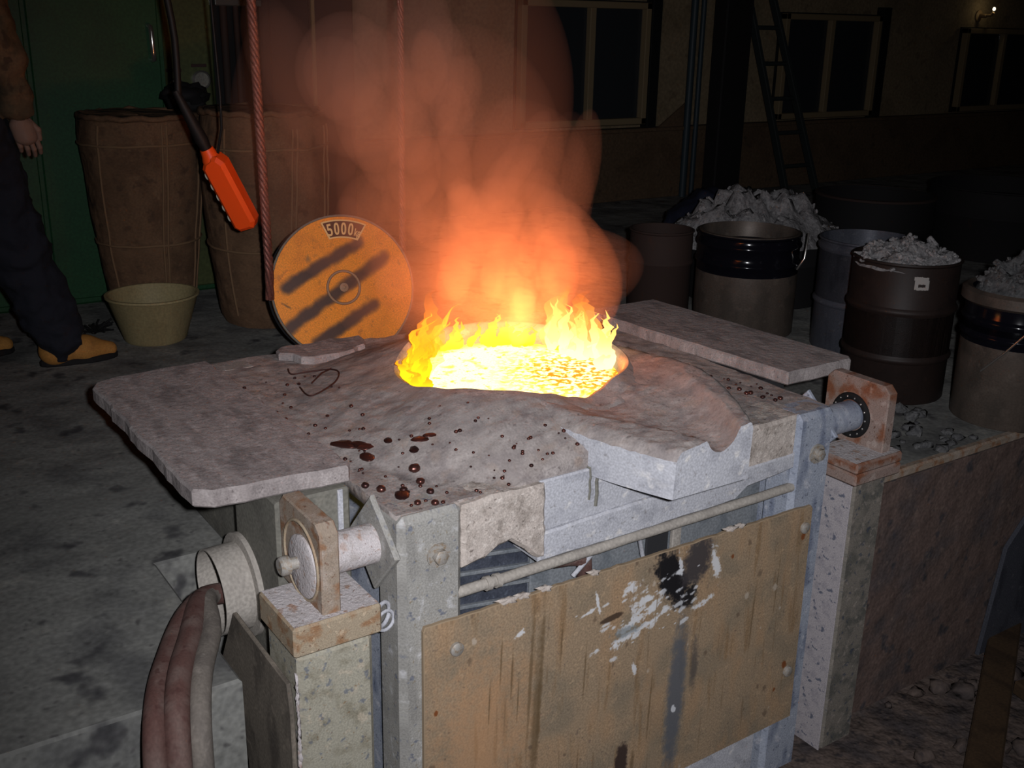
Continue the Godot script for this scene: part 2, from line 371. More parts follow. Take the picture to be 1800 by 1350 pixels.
	for k in 36:
		blob(p, w, h, rng.randf(), rng.randf_range(0.1, 0.9), rng.randf_range(0.0015, 0.004), rng.randf_range(0.04, 0.16), C8(108, 88, 66), rng.randf_range(0.25, 0.5), 0.8, 0.3, rng.randf_range(-0.02, 0.05))
	blob(p, w, h, 0.46, 0.255, 0.05, 0.025, C8(104, 112, 116), 0.6, 0.6, 0.6)
	blob(p, w, h, 0.42, 0.18, 0.035, 0.014, C8(66, 52, 42), 0.9, 0.4, 0.25, -0.08)
	blob(p, w, h, 0.47, 0.8, 0.02, 0.1, C8(54, 42, 38), 0.92, 0.35, 0.2)
	for q in [[0.75, 0.1, 0.006], [0.955, 0.68, 0.01], [0.97, 0.12, 0.008], [0.02, 0.3, 0.005], [0.93, 0.78, 0.006]]:
		blob(p, w, h, q[0], q[1], q[2], q[2] * 2.2, C8(112, 58, 26), 0.85, 0.6, 0.4)
	var pm := mat("panel", to_tex(p, w, h), 0.75, 0.0)
	pm.texture_repeat = false
	# the hook block's painted side: worn orange with three sprayed stripes
	w = 512; h = 512
	p = paint(w, h, C8(226, 140, 36), [[0.01, 4, 0.45, 0.75, C8(208, 124, 30), 0.7], [0.02, 4, 0.64, 0.8, C8(150, 96, 50), 0.5], [0.05, 3, 0.72, 0.82, C8(110, 74, 48), 0.6]], 60)
	for q in [[-0.79, 0.05, 0.25, 0.6], [-0.79, -0.5, 0.6, 0.38], [-0.45, -0.75, 0.4, -0.26]]:
		var a := Vector2(q[0], q[1]); var b := Vector2(q[2], q[3])
		var ab := b - a
		for y in h:
			for x in w:
				var s := Vector2(x * 2.0 / w - 1, 1 - y * 2.0 / h)
				var tt := clampf((s - a).dot(ab) / ab.length_squared(), 0, 1)
				var d := s.distance_to(a + ab * tt) + N.get_noise_2d(x * 1.3, y * 1.3) * 0.03
				var m := (1 - smoothstep(0.035, 0.125, d)) * 0.9
				if m > 0.01:
					var k := (y * w + x) * 3
					p[k] += (0.22 - p[k]) * m; p[k + 1] += (0.17 - p[k + 1]) * m; p[k + 2] += (0.18 - p[k + 2]) * m
	blob(p, w, h, 0.27, 0.29, 0.03, 0.035, C8(140, 100, 60), 0.8, 0.7, 0.4)
	blob(p, w, h, 0.1, 0.6, 0.05, 0.012, C8(100, 70, 40), 0.7, 0.7, 0.5, 0.6)
	mat("hook_face", to_tex(p, w, h), 0.45, 0.0)
	# the melt: white-hot with cooler slag drifting on it; it gives off this light
	w = 512; h = 512
	p = paint(w, h, Color(1, 0.93, 0.62), [[0.012, 4, 0.6, 0.8, Color(1, 0.8, 0.2), 0.8], [0.03, 4, 0.63, 0.78, Color(1, 0.72, 0.08), 0.85], [0.05, 3, 0.7, 0.84, Color(0.75, 0.42, 0.02), 0.8]], 70)
	var b1 := noise_bytes(w, h, 0.045, 4, 99)
	for y in h:
		for x in w:
			var s := Vector2(x * 2.0 / w - 1, y * 2.0 / h - 1)   # v runs towards +z
			var edge := smoothstep(0.8, 1.0, s.length())
			var slag := clampf(1.5 - s.distance_to(Vector2(0.55, 0.3)) * 1.7, 0, 1) * smoothstep(0.44, 0.6, b1[y * w + x] / 255.0)
			var k := (y * w + x) * 3
			var m := clampf(edge * 0.8, 0, 1)
			p[k + 1] += (0.78 - p[k + 1]) * m; p[k + 2] += (0.08 - p[k + 2]) * m
			p[k] += (0.6 - p[k]) * slag * 0.85; p[k + 1] += (0.34 - p[k + 1]) * slag * 0.9; p[k + 2] += (0.0 - p[k + 2]) * slag
	var bm := mat("melt", C8(60, 40, 30), 0.5, 0.0)
	bm.emission_enabled = true
	bm.emission = Color.WHITE
	bm.emission_operator = BaseMaterial3D.EMISSION_OP_MULTIPLY
	bm.emission_texture = to_tex(p, w, h)
	bm.emission_energy_multiplier = 2.6

# ---------------------------------------------------------------- shared shapes
const FLAT := Basis(Vector3(1, 0, 0), Vector3(0, 0, -1), Vector3(0, 1, 0))      # local z stands up
const SIDE := Basis(Vector3(0, 0, 1), Vector3(0, 1, 0), Vector3(-1, 0, 0))      # local x runs along +z, local z towards -x
const AXLE := Basis(Vector3(0, 0, -1), Vector3(1, 0, 0), Vector3(0, -1, 0))     # local y runs along +x

func worn_outline(pts: Array, step: float, amp: float) -> PackedVector2Array:
	var out := PackedVector2Array()
	for i in pts.size():
		var a: Vector2 = pts[i]; var b: Vector2 = pts[(i + 1) % pts.size()]
		var k := maxi(1, int(a.distance_to(b) / step))
		var nn := (b - a).normalized().orthogonal()
		for j in k:
			var p := a.lerp(b, float(j) / k)
			out.append(p + nn * amp * N.get_noise_2d(p.x * 900.0 + 40, p.y * 900.0) * (0.0 if j == 0 else 1.0))
	return out

func worn_slab(m: Mb, pts: Array, y0: float, y1: float, bevel: float, amp := 0.006) -> void:
	var q := []
	for p in pts: q.append(Vector2(p.x, -p.y))
	m.prism(worn_outline(q, 0.03, amp), y0, y1, bevel, Transform3D(FLAT))

func ring(m: Mb, R: float, r: float, t: Transform3D, segs := 36, sides := 8) -> void:
	m.grid(segs, sides, func(u, v): return t * Vector3(cos(u * TAU) * (R + r * cos(v * TAU)), r * sin(v * TAU), sin(u * TAU) * (R + r * cos(v * TAU))), true)

func pebble(m: Mb, c: Vector3, r: Vector3, rough := 0.15, seg := 8, sd := 0.0) -> void:
	m.grid(seg, maxi(4, seg / 2), func(u, v):
		var d := Vector3(cos(u * TAU) * sin(v * PI), cos(v * PI), sin(u * TAU) * sin(v * PI))
		return c + d * r * (1.0 + rough * 2.0 * N.get_noise_3d(d.x * 90 + sd * 37, d.y * 90 + sd * 11, d.z * 90)), false)

func hexbolt(m: Mb, r: float, h: float, t: Transform3D) -> void:   # head along local y, washer below
	m.lathe([Vector2(0, 0), Vector2(r * 1.6, 0), Vector2(r * 1.6, h * 0.25), Vector2(0, h * 0.25)], 20, t)
	m.lathe([Vector2(r, h * 0.2), Vector2(r, h * 0.9), Vector2(r * 0.85, h), Vector2(0, h)], 6, t)

# ---------------------------------------------------------------- skin over bones (surface nets)
func nets(m: Mb, bones: Array, cell: float, k: float, wob := 0.0) -> void:   # bones: [a, b, ra, rb]
	var lo := Vector3.INF; var hi := -Vector3.INF
	for b in bones:
		var r := maxf(b[2], b[3]) + k + cell * 2
		for q in [b[0], b[1]]:
			lo = lo.min(q - Vector3.ONE * r); hi = hi.max(q + Vector3.ONE * r)
	var s := Vector3i(((hi - lo) / cell).ceil()) + Vector3i.ONE
	var f := PackedFloat32Array()
	f.resize(s.x * s.y * s.z)
	f.fill(1.0)
	for b in bones:
		var A: Vector3 = b[0]; var B: Vector3 = b[1]
		var ab := B - A
		var l2 := maxf(ab.length_squared(), 1e-9)
		var pad := maxf(b[2], b[3]) + k + cell * 1.5
		var i0 := Vector3i(((A.min(B) - Vector3.ONE * pad - lo) / cell).floor()).max(Vector3i.ZERO)
		var i1 := Vector3i(((A.max(B) + Vector3.ONE * pad - lo) / cell).ceil()).min(s - Vector3i.ONE)
		for z in range(i0.z, i1.z + 1):
			for y in range(i0.y, i1.y + 1):
				for x in range(i0.x, i1.x + 1):
					var p := lo + Vector3(x, y, z) * cell
					var t := clampf((p - A).dot(ab) / l2, 0, 1)
					var d := p.distance_to(A + ab * t) - lerpf(b[2], b[3], t)
					var at := (z * s.y + y) * s.x + x
					var o := f[at]
					var h := maxf(k - absf(d - o), 0.0) / k
					f[at] = minf(d, o) - h * h * k * 0.25
	if wob > 0:
		for z in s.z:
			for y in s.y:
				for x in s.x:
					var at := (z * s.y + y) * s.x + x
					if absf(f[at]) < 0.06:
						var p := lo + Vector3(x, y, z) * cell
						f[at] += wob * N.get_noise_3d(p.x * 900, p.y * 1500, p.z * 900)
	var vid := {}
	var V := []
	for z in s.z - 1:
		for y in s.y - 1:
			for x in s.x - 1:
				var base := (z * s.y + y) * s.x + x
				var sum := Vector3.ZERO
				var cnt := 0
				var v := [f[base], f[base + 1], f[base + s.x], f[base + s.x + 1], f[base + s.x * s.y], f[base + s.x * s.y + 1], f[base + s.x * s.y + s.x], f[base + s.x * s.y + s.x + 1]]
				var neg := 0
				for q in 8: neg += 1 if v[q] < 0 else 0
				if neg == 0 or neg == 8: continue
				for e in [[0, 1], [2, 3], [4, 5], [6, 7], [0, 2], [1, 3], [4, 6], [5, 7], [0, 4], [1, 5], [2, 6], [3, 7]]:
					var a: float = v[e[0]]; var b: float = v[e[1]]
					if (a < 0) != (b < 0):
						var t := a / (a - b)
						sum += Vector3(e[0] & 1, (e[0] >> 1) & 1, e[0] >> 2).lerp(Vector3(e[1] & 1, (e[1] >> 1) & 1, e[1] >> 2), t)
						cnt += 1
				vid[base] = V.size()
				V.append(lo + (Vector3(x, y, z) + sum / cnt) * cell)
	var ax := [1, s.x, s.x * s.y]
	for base in vid:
		for d in 3:
			var o1: int = ax[(d + 1) % 3]; var o2: int = ax[(d + 2) % 3]
			var a := f[base]; var b := f[base + ax[d]]
			if (a < 0) == (b < 0): continue
			if not (vid.has(base - o1) and vid.has(base - o2) and vid.has(base - o1 - o2)): continue
			var p0: Vector3 = V[vid[base]]; var p1: Vector3 = V[vid[base - o1]]; var p2: Vector3 = V[vid[base - o1 - o2]]; var p3: Vector3 = V[vid[base - o2]]
			if a < 0: m.quad(p0, p1, p2, p3, 1)
			else: m.quad(p3, p2, p1, p0, 1)

# ---------------------------------------------------------------- the furnace
const HOLE := Vector2(0.63, -0.54)
const HOLE_R := 0.3
func rim_y(a: float) -> float:    # a: degrees round the hole, +90 to the front
	var tab := [[-180, 0.378], [-152, 0.372], [-110, 0.41], [-60, 0.415], [0, 0.405], [31, 0.402], [67, 0.408], [79, 0.388], [86, 0.377], [96, 0.388], [107, 0.404], [124, 0.414], [142, 0.412], [158, 0.398], [180, 0.378]]
	for i in tab.size() - 1:
		if a <= tab[i + 1][0]:
			return lerpf(tab[i][1], tab[i + 1][1], smoothstep(0, 1, (a - tab[i][0]) / (tab[i + 1][0] - tab[i][0])))
	return 0.378

func top_y(x: float, z: float) -> float:
	var d := Vector2(x, z) - HOLE
	var r := d.length()
	var a := rad_to_deg(atan2(d.y, d.x))
	var w := 0.3
	if a > -75 and a < 40: w = lerpf(0.12, 0.3, clampf(absf(a + 17) / 57, 0, 1))
	var t := clampf((r - HOLE_R - 0.012) / w, 0, 1)
	var front := clampf(1 - absf(a - 110) / 70.0, 0, 1)
	if front > 0: w = lerpf(w, 0.24 + 0.06 * absf(d.x) / 0.3, front)
	var f := lerpf(pow(1 - t, 1.35), 1 - pow(t, 1.7), smoothstep(0, 0.6, front))
	var bumpy := ns(x, 0, z, 1400) * 0.006 + ns(x, 3, z, 5000) * 0.003
	return 0.3 + (rim_y(a) - 0.3) * f + bumpy * smoothstep(0.0, 0.1, r - HOLE_R)

func top_block() -> Mb:
	var m := Mb.new()
	var A := 168
	var rows := []
	var lo := Vector2(0.004, -1.2); var hi := Vector2(1.306, -0.02)
	for k in 5: rows.append([])
	var steps := 34
	for k in steps + 3: rows.append([])
	for i in A:
		var a := -PI + TAU * (i + 0.5) / A
		var dir := Vector2(cos(a), sin(a))
		var ry := rim_y(rad_to_deg(a))
		var wob := 1.0 + 0.02 * N.get_noise_2d(dir.x * 160, dir.y * 160)
		rows[0].append(Vector3(HOLE.x + dir.x * 0.285 * wob, 0.2, HOLE.y + dir.y * 0.285 * wob))
		rows[1].append(Vector3(HOLE.x + dir.x * 0.29 * wob, 0.345, HOLE.y + dir.y * 0.29 * wob))
		rows[2].append(Vector3(HOLE.x + dir.x * 0.296 * wob, ry - 0.018, HOLE.y + dir.y * 0.296 * wob))
		rows[3].append(Vector3(HOLE.x + dir.x * 0.302 * wob, ry - 0.004, HOLE.y + dir.y * 0.302 * wob))
		var tx := ((hi.x if dir.x > 0 else lo.x) - HOLE.x) / dir.x
		var tz := ((hi.y if dir.y > 0 else lo.y) - HOLE.y) / dir.y
		var far := minf(tx, tz)
		for k in steps + 1:
			var r := lerpf(0.312, far, pow(float(k) / steps, 1.1))
			var x := HOLE.x + dir.x * r; var z := HOLE.y + dir.y * r
			rows[4 + k].append(Vector3(x, top_y(x, z), z))
		var e: Vector3 = rows[4 + steps][i]
		rows[5 + steps].append(Vector3(e.x, e.y - 0.005, e.z))
		rows[6 + steps].append(Vector3(e.x, 0.27, e.z))
		rows[7 + steps].append(Vector3(lerpf(e.x, HOLE.x, 0.1), 0.26, lerpf(e.z, HOLE.y, 0.1)))
	for j in rows.size() - 1:
		for i in A:
			var n := (i + 1) % A
			m.quad(rows[j][i], rows[j + 1][i], rows[j + 1][n], rows[j][n], 2 if j < 4 else (3 if j < 4 + steps else 4))
	return m

func spout_mesh(trough: Mb) -> Mb:
	var m := Mb.new()
	# across u, along v from the crater's rim to the lip; the top is a shallow trough that narrows to a notch
	var f := func(u: float, v: float) -> Vector3:
		var x0 := lerpf(0.47, 0.985, u)
		var z0 := -0.47
		if absf(x0 - HOLE.x) < 0.305: z0 = maxf(z0, HOLE.y + sqrt(0.305 * 0.305 - (x0 - HOLE.x) * (x0 - HOLE.x)) + 0.004)
		var x := lerpf(x0, lerpf(0.562, 0.787, u), v) + (u * 0.08 - (1 - u) * 0.03) * sin(PI * v)
		var z := lerpf(z0, 0.19, v)
		var ry := rim_y(rad_to_deg(atan2(z0 - HOLE.y, x0 - HOLE.x)))
		var ridge := lerpf(ry - 0.003, lerpf(0.392, 0.424, u), smoothstep(0.0, 0.5, v))
		var mid := lerpf(0.4, 0.6, v)
		var half := lerpf(0.4, 0.21, v)
		var q := absf(u - mid) / half
		var cut := pow(maxf(0, 1 - q * q), 0.7) * lerpf(0.008, 0.042, smoothstep(0, 0.7, v))
		var soft := 0.02 * (pow(maxf(0, 1 - u / 0.08), 2) + pow(maxf(0, 1 - (1 - u) / 0.05), 2))
		return Vector3(x, ridge - cut - soft + ns(x, 7, z, 4000) * 0.004, z)
	trough.grid(40, 40, f, true, 1)
	for i in 40:   # the front and back faces
		var u0 := i / 40.0; var u1 := (i + 1) / 40.0
		var a: Vector3 = f.call(u0, 1.0); var b: Vector3 = f.call(u1, 1.0)
		m.quad(Vector3(a.x, 0.284, 0.186), Vector3(b.x, 0.284, 0.186), b, a, 5)
		var c: Vector3 = f.call(u0, 0.0); var d: Vector3 = f.call(u1, 0.0)
		m.quad(Vector3(d.x, 0.284, d.z), Vector3(c.x, 0.284, c.z), c, d, 6)
		m.quad(Vector3(c.x, 0.284, c.z), Vector3(d.x, 0.284, d.z), Vector3(b.x, 0.284, 0.186), Vector3(a.x, 0.284, 0.186), 7)
		var v0 := i / 40.0; var v1 := (i + 1) / 40.0
		var e: Vector3 = f.call(0.0, v0); var g: Vector3 = f.call(0.0, v1)
		m.quad(Vector3(e.x, 0.284, e.z), Vector3(g.x, 0.284, minf(g.z, 0.186)), g, e, 8)
		e = f.call(1.0, v0); g = f.call(1.0, v1)
		m.quad(Vector3(g.x, 0.284, minf(g.z, 0.186)), Vector3(e.x, 0.284, e.z), e, g, 9)
	return m

func build_furnace() -> void:
	var t := thing("induction_furnace", "dust-whitened tilting melting furnace with a rusty brown front plate and a glowing round crater", "furnace", Vector3(0.65, -0.826, -0.5))
	var off := Transform3D(Basis(), -t.position)
	var parts := func(called: String, m: Mb, material: String, parent: Node = null) -> MeshInstance3D:
		var o := obj(called, m, material, parent if parent else t)
		if parent == null: o.transform = off
		return o
	parts.call("refractory_top", top_block(), "stone")
	var m := Mb.new()
	var sp: MeshInstance3D = parts.call("pouring_spout", spout_mesh(m), "lining")
	parts.call("trough", m, "stone", sp)
	m = Mb.new()
	m.prism(worn_outline([Vector2(0.15, 0.15), Vector2(0.21, 0.157), Vector2(0.245, 0.178), Vector2(0.272, 0.182), Vector2(0.3, 0.16), Vector2(0.335, 0.128), Vector2(0.366, 0.115), Vector2(0.364, 0.2), Vector2(0.362, 0.297), Vector2(0.26, 0.3), Vector2(0.15, 0.296)], 0.012, 0.008), -0.14, 0.0, 0.008)
	parts.call("ramming_mass", m, "lump")
	m = Mb.new()
	m.prism(PackedVector2Array([Vector2(0.355, 0.176), Vector2(0.82, 0.19), Vector2(0.82, 0.302), Vector2(0.355, 0.3)]), -0.14, -0.012, 0.004)
	var blk: MeshInstance3D = parts.call("lining_block", m, "lining")
	for q in [[0.492, 0.292, 0.225, 0.003], [0.512, 0.296, 0.205, 0.0045]]:
		m = Mb.new()
		var run := [Vector3(q[0] - 0.004, 0.303, -0.03), Vector3(q[0], 0.302, -0.012)]
		for i in 7: run.append(Vector3(q[0] + 0.004 * N.get_noise_1d(i * 60.0), lerpf(q[1], q[2], i / 6.0), -0.0115))
		m.tube(run, q[3], 8)
		parts.call("metal_run", m, "grey_paint", blk)
	m = Mb.new()
	m.prism(worn_outline([Vector2(0.35, 0.108), Vector2(0.6, 0.108), Vector2(0.96, 0.114), Vector2(1.0, 0.14), Vector2(1.17, 0.156), Vector2(1.17, 0.2), Vector2(0.8, 0.19), Vector2(0.55, 0.186), Vector2(0.35, 0.176)], 0.02, 0.003), -0.14, -0.004, 0.005)
	parts.call("lining_strip", m, "lining")
	m = Mb.new()
	m.prism(worn_outline([Vector2(0.79, 0.17), Vector2(1.17, 0.17), Vector2(1.17, 0.302), Vector2(0.79, 0.298)], 0.03, 0.003), -0.14, -0.008, 0.008)
	parts.call("lining_face", m, "lump")
	m = Mb.new()
	worn_slab(m, [Vector2(0.21, -1.13), Vector2(0.25, -1.06), Vector2(0.36, -1.04), Vector2(0.47, -1.09), Vector2(0.5, -1.19), Vector2(0.24, -1.19)], 0.295, 0.322, 0.005, 0.025)
	parts.call("broken_edge", m, "slab")
	m = Mb.new()
	m.box(Vector3(0.655, -0.36, -0.65), Vector3(1.25, 0.92, 1.06), 0.01)
	parts.call("shell", m, "bluedust")
	# corner channels with their bolts
	for s in [[0.0, 0.152, -0.105, 0.0, "channel", Vector3(0.089, 0.201, 0.0)], [1.166, 1.31, -0.105, 0.0, "bluedust", Vector3(1.246, 0.183, 0.0)], [0.0, 0.14, -1.2, -1.1, "channel", Vector3.ZERO], [1.17, 1.31, -1.2, -1.1, "bluedust", Vector3.ZERO]]:
		m = Mb.new()
		m.box(Vector3((s[0] + s[1]) / 2, -0.263, (s[2] + s[3]) / 2), Vector3(s[1] - s[0], 1.126, s[3] - s[2]), 0.014)
		var c: MeshInstance3D = parts.call("corner_channel", m, s[4])
		if s[5] != Vector3.ZERO:
			m = Mb.new()
			hexbolt(m, 0.017, 0.02, Transform3D(Basis(Vector3.RIGHT, PI / 2), s[5]))
			parts.call("bolt", m, "bolt", c)
	m = Mb.new()
	m.box(Vector3(0.064, -0.26, 0.0035), Vector3(0.02, 1.08, 0.004), 0.0015)
	# guard rod, coil and sheet behind the gap
	m = Mb.new()
	var pts := []
	for i in 25:
		var x := lerpf(0.14, 1.175, i / 24.0)
		pts.append(Vector3(x, 0.09 + 0.008 * i / 24.0 + ns(x, 0, 0, 2500) * 0.002, -0.012))
	m.tube(pts, 0.0125, 12)
	for x in [0.22, 0.245]: m.lathe([Vector2(0, -0.006), Vector2(0.0165, -0.006), Vector2(0.0165, 0.006), Vector2(0, 0.006)], 12, Transform3D(AXLE, Vector3(x, 0.0905, -0.012)))
	parts.call("guard_rod", m, "duct")
	m = Mb.new()
	m.box(Vector3(0.27, 0.02, -0.115), Vector3(0.25, 0.3, 0.02), 0.003)
	var coil: MeshInstance3D = parts.call("coil_yoke", m, "coil")
	for i in 5:
		m = Mb.new()
		m.box(Vector3.ZERO, Vector3(0.24, 0.009, 0.012), 0.002, Transform3D(Basis(Vector3(0, 0, 1), -0.14), Vector3(0.275, 0.15 - i * 0.042, -0.1)))
		parts.call("clamp_strip", m, "inner_sheet", coil)
	m = Mb.new()
	m.box(Vector3(0.78, 0.02, -0.11), Vector3(0.76, 0.3, 0.012), 0.003)
	parts.call("inner_sheet", m, "inner_sheet")
	m = Mb.new()
	m.box(Vector3(0.845, 0.04, -0.09), Vector3(0.03, 0.24, 0.014), 0.003)
	parts.call("stay_bar", m, "duct")
	m = Mb.new()
	m.box(Vector3(0.79, 0.04, -0.1), Vector3(0.075, 0.22, 0.008), 0.003)
	parts.call("dark_slot", m, "shell")
	m = Mb.new()
	m.tube([Vector3(0.5, 0.0, -0.07), Vector3(0.56, 0.06, -0.06), Vector3(0.64, 0.085, -0.06), Vector3(0.7, 0.06, -0.07), Vector3(0.73, -0.02, -0.08)], 0.006, 8)
	parts.call("cooling_hose", m, "lining")
	m = Mb.new()
	m.tube([Vector3(0.45, 0.05, -0.085), Vector3(0.49, 0.05, -0.075), Vector3(0.54, 0.03, -0.08), Vector3(0.55, -0.05, -0.085)], 0.02, 12)
	parts.call("hose_joint", m, "hose_red")
	# the front plate
	m = Mb.new()
	var out := PackedVector2Array([Vector2(0.046, -0.6)])
	out.append(Vector2(0.046, 0.036))
	for i in 60:
		var x := lerpf(0.05, 1.235, i / 59.0)
		out.append(Vector2(x, lerpf(0.046, 0.041, i / 59.0) + N.get_noise_1d(x * 3000) * 0.004))
	out.append(Vector2(1.242, 0.03)); out.append(Vector2(1.25, -0.628)); out.append(Vector2(0.7, -0.64))
	m.prism(out, 0.002, 0.014, 0.002, Transform3D(), Rect2(0.05, -0.662, 1.2, 0.7))
	var plate: MeshInstance3D = parts.call("front_plate", m, "panel")
	for b in [Vector3(0.125, -0.027, 0.013), Vector3(1.211, -0.463, 0.013), Vector3(1.215, -0.02, 0.012)]:
		m = Mb.new()
		m.lathe([Vector2(0.016, 0), Vector2(0.016, 0.008), Vector2(0.012, 0.011), Vector2(0, 0.011)], 20, Transform3D(Basis(Vector3.RIGHT, PI / 2), b))
		parts.call("bolt", m, "bolt", plate)
	for q in [[0.94, 0.043, 0.022], [0.975, 0.043, 0.014], [0.3, 0.044, 0.02], [0.26, 0.044, 0.03], [0.36, 0.044, 0.02], [0.5, 0.044, 0.016]]:
		m = Mb.new()
		pebble(m, Vector3(q[0], q[1], 0.007), Vector3(q[2], 0.006, 0.01), 0.5, 12, q[0])
		parts.call("dust_crust", m, "lump", plate)
	m = Mb.new()
	m.box(Vector3(0.66, -0.74, -0.03), Vector3(0.96, 0.17, 0.03), 0.004)
	parts.call("lower_rail", m, "lining")
	# trunnions
	for s in [[-0.135, 0.0, "rustdust"], [1.31, 1.5, "bluedust"]]:
		m = Mb.new()
		m.lathe([Vector2(0, s[0]), Vector2(0.043, s[0]), Vector2(0.043, s[1]), Vector2(0, s[1])], 32, Transform3D(AXLE, Vector3(0, 0.212, -0.1)))
		parts.call("trunnion_shaft", m, s[2])
	for x in [-0.006, 1.316]:
		m = Mb.new()
		var hex := PackedVector2Array()
		for k in 4: hex.append(Vector2(-0.1 + cos(TAU * k / 4 + 0.05) * 0.106, 0.212 + sin(TAU * k / 4 + 0.05) * 0.106))
		m.prism(hex, -x - 0.007, -x + 0.007, 0.003, Transform3D(SIDE))
		parts.call("trunnion_flange", m, "channel" if x < 0 else "bluedust")
	# frames at the sides that carry the cover slabs
	m = Mb.new()
	m.box(Vector3(-0.09, 0.0, -0.34), Vector3(0.17, 0.59, 0.25), 0.005)
	m.box(Vector3(-0.06, 0.1, -0.78), Vector3(0.11, 0.39, 0.6), 0.005)
	var fr: MeshInstance3D = parts.call("side_frame", m, "grey_paint")
	m = Mb.new()
	m.box(Vector3(-0.03, 0.245, -0.212), Vector3(0.012, 0.1, 0.006), 0.001)
	parts.call("strip", m, "lining", fr)
	m = Mb.new()
	m.box(Vector3(1.37, 0.0, -0.7), Vector3(0.1, 0.585, 0.84), 0.005)
	parts.call("side_frame", m, "shell")
	m = Mb.new()
	ring(m, 0.026, 0.005, Transform3D(Basis(Vector3(0, 1, 0), 0.5) * Basis(Vector3.RIGHT, PI / 2), Vector3(-0.022, 0.075, -0.04)), 24, 6)
	ring(m, 0.022, 0.004, Transform3D(Basis(Vector3(0, 1, 0), 0.2) * Basis(Vector3.RIGHT, PI / 2), Vector3(-0.02, 0.065, -0.03)), 24, 6)
	parts.call("wire_loop", m, "lining")
	# the extraction duct on the left side
	m = Mb.new()
	var dt := Transform3D(AXLE, Vector3(-0.175, 0.012, -0.425))
	m.lathe([Vector2(0.1, 0), Vector2(0.122, 0), Vector2(0.122, -0.012), Vector2(0.102, -0.014), Vector2(0.1, -0.082), Vector2(0.097, -0.082), Vector2(0.097, 0)], 48, dt)
	parts.call("duct_collar", m, "duct")

